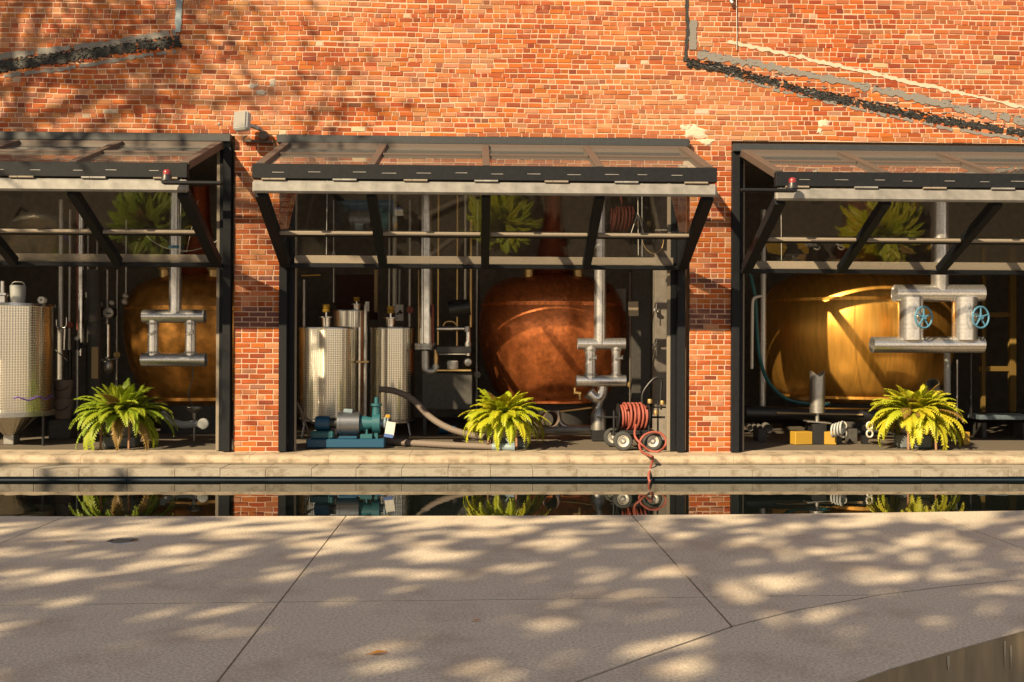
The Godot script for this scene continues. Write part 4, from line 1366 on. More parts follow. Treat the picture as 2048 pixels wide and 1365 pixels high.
func centre_bay() -> void:
	var g := "dimpled steel tanks beside the pump"
	var t := tank("steel_tank", 657, -2.3, 58, 657, 838, "wide dimpled steel tank with yellow valve cap behind the blue pump", g)
	top_valve(t, 652, 655, 0.34, -2.15)
	t = tank("steel_tank", 701, -3.4, 37, 622, 838, "tall narrow dimpled steel tank standing between two shorter tanks", g)
	top_valve(t, 713, 620, 0.2, -3.3)
	t = tank("steel_tank", 786, -2.6, 44, 657, 842, "slim dimpled steel tank on blue legs above the pump's hose", g)
	top_valve(t, 781, 655, 0.32, -2.5)
	# thin standpipes between tanks
	for a in [[719, 655, 838, 5, "thin bright pipe running down between two dimpled tanks"], [731, 610, 838, 7, "pinkish pipe running down beside the slim dimpled tank"]]:
		var s := thing("standpipe", P(a[0], a[2], -2.2), a[4], "pipe")
		pipe_v(s, "pipe", a[0], a[1], a[2], a[3], -2.2, mats.steel if a[0] == 719 else mats.dull_steel)
		var cl := MB.new()
		cl.box(P(a[0], 724, -2.17), Vector3(0.1, 0.03, 0.06), Basis(), 0.004)
		put(cl, "clamp", mats.brass, s)
	var wc := MB.new()
	wc.lathe([Vector2(0, 0.12), Vector2(0.032, 0.12), Vector2(0.032, -0.02), Vector2(0, -0.02)], 12, Transform3D(Basis(), P(734, 620, -2.25)))
	tag(put(wc, "white_canister", mats.white_plastic), "white canister above the pinkish standpipe", "canister")
	# tall pipes to the roof
	var n := 0
	for a in [[752, 540, 625, 8, "tan pipe dropping behind the slim dimpled tank", mats.pale_wood], [779, 380, 625, 5, "thin dull pipe beside the bright pipe over the slim tank", mats.dull_steel], [790, 380, 625, 9, "bright pipe rising above the slim tank's yellow cap", mats.white_rim], [799, 540, 612, 4, "thin pale rod ending in a white switch box", mats.lamp_grey]]:
		var s := thing("standpipe", P(a[0], a[2], -3.6), a[4], "pipe")
		pipe_v(s, "pipe", a[0], a[1], a[2], a[3], -3.6, a[5], 1)
	var sb := thing("switch_box", P(799, 625, -3.4), "white switch box with a black lever on the pale rod", "box")
	var sm := MB.new()
	sm.box(P(799, 626, -3.4), Vector3(0.13, 0.26, 0.06), Basis(), 0.008)
	put(sm, "body", mats.white_plastic, sb)
	var sl := MB.new()
	sl.tube([P(793, 630, -3.35), P(801, 621, -3.3)], 0.012, 6)
	sl.tube([P(798, 623, -3.3), P(804, 627, -3.3)], 0.02, 6)
	put(sl, "lever", mats.black_paint, sb)
	# big column with pipework
	var z := -2.4
	var c := thing("steel_column", P(850, 745, z), "tall polished steel column with a red edge stripe and flanged foot", "column")
	var cm := MB.new()
	cm.tube([P(852, 380, z), P(852, 688, z)], 14.0 / sc(z), 24)
	put(cm, "shaft", mats.steel, c)
	var rs := MB.new()
	rs.tube([P(866, 610, z + 0.05), P(866, 688, z + 0.05)], 0.014, 8)
	put(rs, "red_stripe", mats.red_hose, c)
	var fl := MB.new()
	var q := P(850, 691, z)
	fl.tube([q + Vector3(0, 0.02, 0), q - Vector3(0, 0.02, 0)], 0.16, 20)
	fl.tube([q - Vector3(0, 0.025, 0), q - Vector3(0, 0.06, 0)], 0.155, 20)
	for k in 8: fl.tube([q + Vector3(cos(k * TAU / 8) * 0.135, 0.035, sin(k * TAU / 8) * 0.135), q + Vector3(cos(k * TAU / 8) * 0.135, -0.07, sin(k * TAU / 8) * 0.135)], 0.012, 6)
	put(fl, "flange", mats.dull_steel, c)
	var el := MB.new()
	el.tube(smooth([P(851, 702, z), P(851, 732, z), P(853, 741, z), P(862, 743, z), P(870, 740, z), P(873, 730, z)], 5), 0.062, 14)
	put(el, "elbow", mats.dull_steel, c)
	pipe_v(c, "branch", 872, 700, 735, 9, z, mats.brass, 1)
	pipe_v(c, "side_rail", 839, 540, 690, 6, z - 0.1, mats.brass)
	var pw := thing("pipework", P(910, 745, z), "steel pipe frame with shelf and black motor beside the polished column", "pipework")
	pipe_v(pw, "pipe", 877, 380, 690, 4, z, mats.brass)
	pipe_v(pw, "pipe", 915, 380, 692, 4, z - 0.1, mats.brass)
	pipe_v(pw, "pipe", 931, 380, 605, 5, z - 0.1, mats.white_rim)
	pipe_v(pw, "pipe", 942, 440, 655, 6, z - 0.2, mats.brass)
	var xm := MB.new()
	xm.tube(smooth([P(874, 658, z), P(900, 658, z), P(932, 658, z), P(936, 662, z), P(936, 675, z), P(936, 712, z)], 5), 0.036, 12)
	put(xm, "cross_pipe", mats.steel, pw)
	for e in [[934, 659], [936, 690]]:
		var cc := MB.new()
		cc.lathe([Vector2(0.0, 0.05), Vector2(0.046, 0.04), Vector2(0.05, 0), Vector2(0.046, -0.04), Vector2(0, -0.05)], 12, Transform3D(Basis(), P(e[0], e[1], z + 0.01)))
		put(cc, "coupling", mats.dull_steel, pw)
	var ws := MB.new()
	ws.tube(smooth([P(886, 652, z), P(892, 644, z), P(906, 644, z), P(912, 650, z)]), 0.012, 6)
	put(ws, "lifting_eye", mats.brass, pw)
	var mt := MB.new()
	mt.tube([P(898, 620, z + 0.1), P(940, 614, z + 0.1)], 0.12, 20)
	mt.tube([P(906, 607, z + 0.12), P(938, 607, z + 0.12)], 0.055, 14)
	put(mt, "motor", mats.black_paint, pw)
	for yy in [[700, 0.10], [741, 0.03]]:
		var sh := MB.new()
		sh.box(P(908, yy[0], z), Vector3(0.52, yy[1], 0.24), Basis(), 0.006)
		put(sh, "shelf", mats.black_paint if yy[0] == 700 else mats.brass, pw)
	var rod := MB.new()
	rod.tube([P(878, 709, z + 0.13), P(932, 709, z + 0.13)], 0.007, 5)
	put(rod, "shelf_edge", mats.white_rim, pw)
	var hv := MB.new()
	hv.lathe([Vector2(0, 0.06), Vector2(0.05, 0.05), Vector2(0.065, 0.0), Vector2(0.05, -0.05), Vector2(0, -0.06)], 14, Transform3D(Basis(Vector3.RIGHT, PI / 2), P(936, 725, z + 0.1)))
	put(hv, "valve", mats.dull_steel, pw)
	var cab := MB.new()
	cab.box(P(895, 782, z - 0.1), Vector3(0.75, 0.55, 0.3), Basis(), 0.01)
	put(cab, "cabinet", mats.dark_post, pw)
	for e in [[850, 0.0], [940, 0.0]]:
		var lg := MB.new()
		var a := P(e[0], 815, z - 0.1)
		lg.box(Vector3(a.x, a.y / 2, a.z), Vector3(0.05, a.y, 0.2), Basis(), 0.004)
		put(lg, "foot", mats.dark_post, pw)
	var jar := MB.new()
	jar.lathe([Vector2(0, 0.13), Vector2(0.07, 0.13), Vector2(0.085, 0.115), Vector2(0.085, 0.02), Vector2(0.07, 0.0), Vector2(0, 0)], 16, Transform3D(Basis(), P(905, 739, z + 0.03)))
	tag(put(jar, "white_jar", mats.white_plastic), "white squat jar standing on the pipework's lower shelf", "jar")
	# still
	still("copper_still", 1105, -3.6, [[0, 548], [50, 551], [95, 560], [122, 574], [136, 592], [143, 612], [147, 635], [148.5, 660], [146, 690], [138, 727], [126, 760], [114, 784], [95, 800], [60, 809], [0, 811]], mats.copper, "reddish copper pot still with mottled patina behind the hose reel")
	duct_loop("square steel duct loop hanging before the mottled reddish still", -1.5, [1200, 380, 688, 24], [1156, 1250, 688, 23], [[1181, 22, 1], [1233, 19, 1]], [1153, 1251, 762, 23])
	# funnel and drum below the duct
	var fn := thing("steel_funnel", P(1200, 850, -1.6), "bent steel spout draining into a steel cylinder under the duct loop", "funnel")
	var fm := MB.new()
	fm.tube(smooth([P(1178, 785, -1.6), P(1193, 797, -1.6), P(1203, 790, -1.6), P(1207, 765, -1.6)]), [0.10, 0.09, 0.085, 0.08, 0.075, 0.075, 0.075, 0.075, 0.075, 0.075, 0.075, 0.075, 0.075, 0.075, 0.075, 0.075, 0.075, 0.075, 0.075], 16, false)
	put(fm, "spout", mats.duct, fn)
	var dm := MB.new()
	var dp := P(1197, 860, -1.6)
	dm.lathe([Vector2(0.0, 0.33), Vector2(0.05, 0.33), Vector2(0.10, 0.24), Vector2(0.11, 0.2), Vector2(0.11, 0.0), Vector2(0, 0.0)], 24, Transform3D(Basis(), Vector3(dp.x, dp.y, -1.6)))
	dm.tube([dp + Vector3(0, 0.32, 0), P(1203, 795, -1.6)], 0.05, 12)
	put(dm, "cylinder", mats.dull_steel, fn)
	var dl := MB.new()
	dl.box(Vector3(dp.x, dp.y / 2, -1.6), Vector3(0.2, dp.y, 0.2), Basis(), 0.01)
	put(dl, "foot", mats.black_paint, fn)
	var tp := MB.new()
	tp.tube([P(1148, 786, -2.2), P(1162, 788, -2.2)], 0.025, 8)
	tp.tube([P(1150, 776, -2.2), P(1150, 786, -2.2)], 0.018, 8)
	tp.tube([P(1160, 788, -2.2), P(1160, 800, -2.2)], 0.022, 8)
	tag(put(tp, "brass_tap", mats.brass), "small brass tap on the mottled reddish copper still", "tap")
	var dr := thing("drain_pipe", P(1110, 855, -1.8), "steel drain pipe bending down to the floor below the reddish still", "pipe")
	var dpi := MB.new()
	dpi.tube(smooth([P(1116, 822, -1.9), P(1117, 838, -1.9), P(1124, 850, -1.9), P(1140, 856, -1.9), P(1190, 857, -1.9)]), 0.045, 12)
	put(dpi, "bend", mats.dull_steel, dr)
	var dpj := MB.new()
	dpj.tube([P(1075, 861, -1.8), P(1190, 859, -1.8)], 0.05, 12)
	put(dpj, "pipe", mats.galvanised, dr)
	var dpk := MB.new()
	dpk.tube([P(1120, 824, -1.85), P(1185, 816, -1.85)], 0.014, 6)
	put(dpk, "rod", mats.brass, dr)
	var tc := duct_tube(P(1092, 840, -1.7), P(1104, 838, -1.3), 0.11, 0)
	tag(put(tc, "clay_pipe", mats.bucket), "short open clay pipe lying behind the fern by the drain", "pipe")
	# posts and wall clutter
	for a in [[1282, 540, 860, 37, -2.6, "broad dark post behind the hose reel handle", mats.dark_post], [1322, 540, 880, 26, -1.3, "dark post with taps next to the door frame by the hose reel", mats.dark_wall]]:
		var s := thing("dark_post", P(a[0], a[2], a[4]), a[5], "post")
		var m := MB.new()
		var top := P(a[0], 300, a[4])
		m.box(Vector3(top.x, 2.1, a[4]), Vector3(a[3] / sc(a[4]), 4.2, 0.2), Basis(), 0.006)
		put(m, "shaft", a[6], s)
		if a[0] == 1322:
			for yy in [620, 690]:
				var f := MB.new()
				f.tube([P(1310, yy, -1.15), P(1318, yy + 4, -1.1)], 0.02, 8)
				f.tube([P(1313, yy - 14, -1.12), P(1313, yy + 22, -1.12)], 0.008, 6)
				f.lathe([Vector2(0, 0.03), Vector2(0.03, 0.02), Vector2(0.03, -0.02), Vector2(0, -0.03)], 10, Transform3D(Basis(), P(1310, yy, -1.1)))
				put(f, "tap", mats.dull_steel, s)
	var pn := MB.new()
	pn.box(P(1267, 618, -2.45), Vector3(0.15, 0.22, 0.012), Basis(Vector3(0, 0, 1), 0.04))
	tag(put(pn, "paper_notice", mats.paper), "tattered paper notice beside the broad dark post", "notice")
	var wb := MB.new()
	wb.box(P(1238, 600, -3.2), Vector3(0.22, 0.36, 0.04), Basis(), 0.004)
	tag(put(wb, "wall_board", mats.pot_grey), "grey board leaning behind the mottled reddish still", "board")
	var mp := MB.new()
	mp.box(P(714, 595, -4.5), Vector3(0.66, 0.75, 0.3), Basis(), 0.01)
	tag(put(mp, "maroon_cabinet", mats.maroon), "maroon cabinet in the dark behind the dimpled tanks", "cabinet")
	var sp := MB.new()
	sp.box(P(622, 551, -2.0), Vector3(0.28, 0.02, 0.03), Basis(Vector3(0, 0, 1), 0.04), 0.004)
	tag(put(sp, "yellow_strip", mats.yellow_paint), "short yellow strip fixed high behind the wide dimpled tank", "strip")
	var chn := thing("hanging_chain", P(667, 600, -1.4), "thin chain hanging above the wide dimpled steel tank", "chain")
	var ch := MB.new()
	ch.tube([P(667, 400, -1.4), P(667, 605, -1.4)], 0.007, 5)
	for k in 3: ch.tube([P(667, 500, -1.4), P(663 + k * 4, 515, -1.4)], 0.006, 5)
	put(ch, "chain", mats.white_rim, chn)
	var c2 := thing("hanging_chain", P(1277, 540, -0.5), "pale chain with hooks hanging near the door frame by the reel", "chain")
	ch = MB.new()
	ch.tube([P(1276, 395, -0.5), P(1277, 520, -0.5)], 0.006, 5)
	for k in 3: ch.tube([P(1277, 515, -0.5), P(1272 + k * 5, 533, -0.5)], 0.007, 5)
	for k in 2: ch.tube([P(1276, 425, -0.5), P(1262 + k * 26, 468, -0.5)], 0.006, 5)
	put(ch, "chain", mats.white_rim, c2)
	ch = MB.new()
	ch.tube(smooth([P(1283, 470, -0.5), P(1290, 495, -0.5), P(1308, 508, -0.5), P(1324, 496, -0.5), P(1329, 470, -0.5)]), 0.005, 5)
	put(ch, "cord", mats.brass, c2)
	for a in [[608, 560, 850, 7, -3.4, "upright pipe with brass valve in the corner behind the wide tank", "brass"], [820, 400, 700, 6, -3.3, "upright pipe with red valve between slim tank and polished column", "red_hose"], [955, 400, 830, 8, -4.4, "upright pipe with white valve close behind the reddish still", "white_rim"], [1262, 545, 850, 6, -3.0, "upright pipe with brass valve past the reddish still", "brass"]]:
		var s := thing("standpipe", P(a[0], a[2], a[4]), a[5], "pipe")
		pipe_v(s, "pipe", a[0], a[1], a[2], a[3], a[4], mats.dull_steel, 4)
		var vw := MB.new()
		var vq := P(a[0], a[2] - 80, a[4] + 0.1)
		vw.lathe([Vector2(0.0, 0.03), Vector2(0.055, 0.025), Vector2(0.06, 0.0), Vector2(0.055, -0.02), Vector2(0, -0.03)], 12, Transform3D(Basis(Vector3.RIGHT, PI / 2), vq))
		vw.tube([vq, vq - Vector3(0, 0, 0.1)], 0.02, 8)
		put(vw, "valve_wheel", mats[a[6]], s)
		var bs := P(a[0], a[2], a[4])
		var ft3 := MB.new()
		ft3.tube([bs, Vector3(bs.x, 0, bs.z)], 0.035, 8)
		put(ft3, "foot", mats.black_paint, s)
	pump()
	hose_reel()
	# thick hoses
	var h1 := thing("suction_hose", P(860, 820, -1.2), "thick grey hose arching from the slim tank down to the planter", "hose")
	var hm := MB.new()
	hm.tube(ribbed(smooth([P(760, 779, -1.5), P(790, 783, -1.4), P(825, 800, -1.3), P(862, 836, -1.15), P(900, 858, -1.0), P(945, 871, -0.9), P(985, 876, -0.85)], 14)), ribs(6 * 14 + 1, 0.044), 12)
	put(hm, "hose", mats.grey_hose, h1)
	var h2 := thing("suction_hose", P(890, 890, -0.4), "thick grey hose lying along the coping from the pump to the planter", "hose")
	hm = MB.new()
	hm.tube(smooth([PF(776, 884, 0.045), PF(830, 887, 0.045), PF(900, 891, 0.045), PF(950, 893, 0.045), PF(985, 894, 0.045)], 14), ribs(4 * 14 + 1, 0.043), 12)
	put(hm, "hose", mats.grey_hose, h2)
	var he := MB.new()
	var ea := PF(985, 894, 0.045)
	var eb := PF(1026, 895, 0.045)
	he.tube([ea, eb], 0.05, 12)
	he.tube([eb - Vector3(0.02, 0, 0), eb + Vector3(0.02, 0, 0)], 0.062, 12)
	he.tube([eb, eb + Vector3(-0.1, 0.12, 0)], 0.012, 6)
	put(he, "coupling", mats.blue_grey, h2)
	var bm := thing("small_motor", PF(892, 873, 0), "small blue motor on the floor under the thick arching hose", "motor")
	var sm2 := MB.new()
	var bp := PF(892, 873, 0.0)
	sm2.tube([bp + Vector3(-0.10, 0.12, 0), bp + Vector3(0.03, 0.12, 0)], 0.085, 14)
	sm2.tube([bp + Vector3(0.03, 0.12, 0), bp + Vector3(0.14, 0.10, 0)], 0.05, 12)
	put(sm2, "casing", mats.blue_paint, bm)
	var sm3 := MB.new()
	sm3.box(bp + Vector3(0, 0.018, 0), Vector3(0.3, 0.035, 0.2), Basis(), 0.004)
	put(sm3, "base", mats.black_paint, bm)
	var pk := MB.new()
	var pa := PF(880, 876, 0.0)
	pk.box(Vector3(pa.x, 0.014, pa.z + 0.1), Vector3(0.9, 0.026, 0.12), Basis(Vector3.UP, 0.05), 0.004)
	tag(put(pk, "plank", mats.pale_wood), "pale wooden plank on the floor behind the thick hoses", "plank")

func ribs(k: int, r: float) -> Array:
	var a := []
	for i in k: a.append(r * (1.06 if i % 2 == 0 else 0.97))
	return a

func ribbed(a: Array) -> Array: return a

func pump() -> void:
	var z := -0.62
	var t := thing("water_pump", PF(693, 893, 0), "blue electric water pump on a blue steel base", "pump")
	var k := sc(z)
	var y0 := 0.0
	var xl := P(616, 890, z).x
	var xr := P(771, 890, z).x
	var bh: float = P(690, 877, z).y
	var m := MB.new()
	m.box(Vector3((xl + xr) / 2, bh / 2 + 0.004, z), Vector3(xr - xl, bh - 0.008, 0.34), Basis(), 0.012)
	put(m, "base_channel", mats.blue_paint, t)
	m = MB.new()
	var a := P(646, 869, z)
	m.box(Vector3(a.x, bh + 0.05, z), Vector3(46 / k, 0.1, 0.26), Basis(), 0.02)
	put(m, "bracket", mats.teal_paint, t)
	for q in [-0.1, -0.04, 0.04, 0.1]:
		m = MB.new()
		m.box(Vector3(a.x + q, bh + 0.05, z + 0.135), Vector3(0.014, 0.095, 0.012), Basis(), 0.003)
		put(m, "bracket_rib", mats.teal_paint, t)
	var cy: float = P(690, 847, z).y
	m = MB.new()
	m.tube([Vector3(P(631, 847, z).x, cy, z), Vector3(P(635, 847, z).x, cy, z), Vector3(P(657, 847, z).x, cy, z), Vector3(P(660, 847, z).x, cy, z)], [0.085, 0.098, 0.098, 0.085], 20)
	put(m, "fan_cover", mats.blue_paint, t)
	m = MB.new()
	m.tube([Vector3(P(658, 847, z).x, cy, z), Vector3(P(678, 847, z).x, cy, z)], 0.07, 16)
	m.box(Vector3(P(668, 847, z).x, bh + 0.07, z), Vector3(0.09, 0.14, 0.1), Basis(), 0.006)
	put(m, "coupling_guard", mats.black_paint, t)
	m = MB.new()
	m.tube([Vector3(P(676, 847, z).x, cy, z), Vector3(P(720, 847, z).x, cy, z)], 0.152, 28)
	m.tube([Vector3(P(678, 847, z).x, cy, z), Vector3(P(682, 847, z).x, cy, z)], 0.157, 28)
	put(m, "motor", mats.motor_shell, t)
	m = MB.new()
	m.box(Vector3(P(698, 847, z).x, bh + 0.02, z), Vector3(0.24, 0.03, 0.28), Basis(), 0.005)
	put(m, "motor_feet", mats.blue_paint, t)
	m = MB.new()
	m.box(Vector3(P(697, 847, z).x, cy + 0.165, z + 0.02), Vector3(0.12, 0.05, 0.1), Basis(Vector3(0, 0, 1), -0.1), 0.008)
	put(m, "terminal_box", mats.blue_grey, t)
	m = MB.new()
	m.tube([Vector3(P(720, 847, z).x, cy, z), Vector3(P(726, 847, z).x, cy, z), Vector3(P(745, 847, z).x, cy, z)], [0.12, 0.10, 0.075], 18)
	m.box(Vector3(P(734, 847, z).x, bh + 0.03, z), Vector3(0.16, 0.06, 0.2), Basis(), 0.006)
	m.box(Vector3(P(733, 847, z).x, cy - 0.1, z), Vector3(0.04, 0.1, 0.1), Basis(), 0.004)
	put(m, "bearing_frame", mats.teal_paint, t)
	m = MB.new()
	var vx: float = P(753, 847, z).x
	m.tube([Vector3(vx - 0.05, cy, z), Vector3(vx + 0.05, cy, z)], 0.13, 24)
	m.tube([Vector3(vx, cy, z), Vector3(vx, cy + 0.14, z), Vector3(vx, P(753, 812, z).y, z)], [0.065, 0.06, 0.05], 16)
	m.box(Vector3(vx, bh + 0.04, z), Vector3(0.05, 0.1, 0.1), Basis(), 0.006)
	put(m, "volute", mats.teal_paint, t)
	m = MB.new()
	var fy: float = P(753, 810, z).y
	m.tube([Vector3(vx, fy - 0.014, z), Vector3(vx, fy + 0.014, z)], 0.075, 18)
	m.tube([Vector3(vx, fy + 0.015, z), Vector3(vx, fy + 0.1, z)], 0.03, 12)
	put(m, "outlet_flange", mats.teal_paint, t)
	m = MB.new()
	m.tube([Vector3(vx + 0.05, cy, z), Vector3(vx + 0.14, cy, z)], 0.05, 14)
	m.tube([Vector3(vx + 0.10, cy, z), Vector3(vx + 0.125, cy, z)], 0.085, 18)
	m.tube([Vector3(vx + 0.14, cy, z), Vector3(vx + 0.16, cy, z)], 0.08, 18)
	put(m, "inlet_flange", mats.blue_grey, t)
	m = MB.new()
	m.box(Vector3(vx + 0.15, cy + 0.09, z), Vector3(0.07, 0.05, 0.07), Basis(), 0.012)
	put(m, "yellow_cap", mats.yellow_paint, t)
	# tag hanging from the inlet
	var lab := thing("hanging_tag", P(780, 860, z + 0.1), "white and blue tag hanging on the water pump's inlet", "tag")
	var lb := Basis(Vector3(0, 0, 1), -0.15)
	var lm := MB.new()
	lm.box(P(780, 858, z + 0.12), Vector3(0.12, 0.18, 0.006), lb)
	put(lm, "card", mats.white_plastic, lab)
	lm = MB.new()
	lm.box(P(777, 872, z + 0.12), Vector3(0.118, 0.045, 0.012), lb)
	put(lm, "blue_band", mats.label_blue, lab)
	# cable at the rear end
	var cb := MB.new()
	cb.tube(smooth([P(594, 806, z), P(604, 826, z), P(615, 838, z), P(626, 846, z), P(636, 850, z)]), 0.014, 6)
	cb.tube(smooth([P(596, 812, z), P(606, 838, z), P(616, 862, z), P(618, 880, z)]), 0.01, 6)
	tag(put(cb, "power_cable", mats.grey_hose), "grey cables running from the door frame into the blue pump", "cable")

func wheel(parent: Node3D, c: Vector3, r: float) -> void:
	var xf := Transform3D(Basis(Vector3.RIGHT, PI / 2), c)
	var ty := MB.new()
	ty.lathe([Vector2(r * 0.58, 0.045), Vector2(r * 0.72, 0.052), Vector2(r * 0.9, 0.05), Vector2(r * 0.985, 0.036), Vector2(r, 0.012), Vector2(r, -0.012), Vector2(r * 0.985, -0.036), Vector2(r * 0.9, -0.05), Vector2(r * 0.58, -0.045)], 32, xf)
	var w := put(ty, "wheel", mats.rubber, parent)
	var rm := MB.new()
	rm.lathe([Vector2(r * 0.34, 0.03), Vector2(r * 0.46, 0.034), Vector2(r * 0.56, 0.05), Vector2(r * 0.6, 0.05), Vector2(r * 0.6, 0.03)], 28, xf)
	rm.lathe([Vector2(0, 0.05), Vector2(r * 0.13, 0.05), Vector2(r * 0.16, 0.03), Vector2(r * 0.34, 0.026)], 20, xf)
	put(rm, "rim", mats.white_rim, w)
	var hb := MB.new()
	hb.lathe([Vector2(r * 0.16, 0.033), Vector2(r * 0.33, 0.031)], 20, xf)
	put(hb, "hub_plate", mats.dull_steel, w)

func hose_reel() -> void:
	var z := -0.22
	var t := thing("hose_reel_cart", Vector3(P(1275, 900, z).x, 0, z - 0.2), "black wheeled hose reel cart wound with red hose", "cart")
	var k := sc(z)
	var r := 19.5 / k
	for w in [[1246, z], [1305, z], [1226, z - 0.55], [1288, z - 0.55]]:
		wheel(t, Vector3(P(w[0], 882, w[1]).x, r, w[1]), r if w[1] == z else r)
	var ax := MB.new()
	for x in [1246, 1305]:
		var q := P(x, 882, z)
		var q2 := P(x - 19, 882, z - 0.55)
		ax.tube([Vector3(q.x, r, z - 0.02), Vector3(q2.x, r, z - 0.53)], 0.012, 8)
	put(ax, "axle", mats.dull_steel, t)
	var fr := MB.new()
	var zc := z - 0.25
	for x in [1228, 1298]:
		for dz in [-0.18, 0.12]:
			fr.tube([P(x, 872, zc + dz), P(x, 822, zc + dz)], 0.015, 8)
		fr.tube([P(x, 824, zc - 0.18), P(x, 824, zc + 0.12)], 0.013, 8)
	for dz in [-0.18, 0.12]:
		fr.tube([P(1222, 868, zc + dz), P(1312, 868, zc + dz)], 0.015, 8)
	fr.tube([P(1194, 835, zc), P(1330, 835, zc)], 0.014, 8)
	fr.tube([P(1296, 815, zc), P(1332, 815, zc)], 0.012, 8)
	fr.tube([P(1316, 800, zc), P(1316, 872, zc)], 0.012, 8)
	put(fr, "frame", mats.black_paint, t)
	var ft := MB.new()
	for q in [[1300, 803], [1325, 806], [1312, 826]]:
		ft.lathe([Vector2(0, 0.03), Vector2(0.03, 0.028), Vector2(0.034, 0.0), Vector2(0.03, -0.028), Vector2(0, -0.03)], 10, Transform3D(Basis(), P(q[0], q[1], zc + 0.05)))
	put(ft, "swivel_fitting", mats.brass, t)
	var hd := MB.new()
	hd.tube(smooth([P(1286, 822, zc), P(1285, 790, zc), P(1298, 768, zc), P(1312, 756, zc), P(1323, 760, zc), P(1322, 790, zc), P(1322, 820, zc)], 6), 0.017, 8)
	put(hd, "handle", mats.black_paint, t)
	var pl := MB.new()
	pl.box(P(1275, 862, zc) + Vector3(0, 0.0, 0.02), Vector3(0.42, 0.03, 0.2), Basis(), 0.004)
	put(pl, "deck", mats.black_paint, t)
	# drum with a wound hose: coils round the x axis
	var dc := P(1266, 833, zc)
	var dm := MB.new()
	dm.tube([dc - Vector3(0.2, 0, 0), dc + Vector3(0.2, 0, 0)], 0.09, 18)
	for s in [-0.2, 0.2]: dm.tube([dc + Vector3(s - 0.006, 0, 0), dc + Vector3(s + 0.006, 0, 0)], 0.17, 24)
	put(dm, "drum", mats.black_paint, t)
	var hs := thing("red_hose", Vector3(dc.x, 0, z), "red rubber hose wound on the cart and trailing into the pool", "hose")
	var co := MB.new()
	var pts := []
	var turns := 9
	for i in turns * 20 + 1:
		var w := TAU * i / 20.0
		var rr := 0.135 + 0.012 * sin(i * 0.13)
		pts.append(dc + Vector3(-0.17 + 0.34 * i / (turns * 20.0) + 0.015 * sin(w), cos(w) * rr, sin(w) * rr))
	co.tube(pts, 0.0165, 8)
	pts = []
	for i in 5 * 20 + 1:
		var w := TAU * i / 20.0 + 1.0
		pts.append(dc + Vector3(0.14 - 0.26 * i / 100.0 + 0.03 * sin(w), cos(w) * 0.172, sin(w) * 0.172))
	co.tube(pts, 0.0165, 8)
	put(co, "coil", mats.red_hose, hs)
	# the loop by the wheel and the tail over the coping into the water
	var lp := MB.new()
	lp.tube(smooth([P(1272, 850, zc + 0.2), P(1270, 872, z + 0.12), P(1282, 888, z + 0.2), PF(1300, 902, 0.02), PF(1318, 903, 0.02), P(1330, 893, z + 0.14), P(1332, 880, z + 0.12), P(1322, 868, z + 0.1), P(1305, 865, z + 0.1), P(1288, 872, z + 0.12), P(1279, 888, z + 0.16), PF(1284, 904, 0.02), PF(1302, 913, 0.021), P(1306, 916, 0.43), P(1303, 930, 0.72), P(1298, 950, 0.89), P(1299, 962, 0.93), P(1307, 978, 0.97), P(1316, 992, 0.99)], 8), 0.016, 8)
	put(lp, "tail", mats.red_hose, hs)

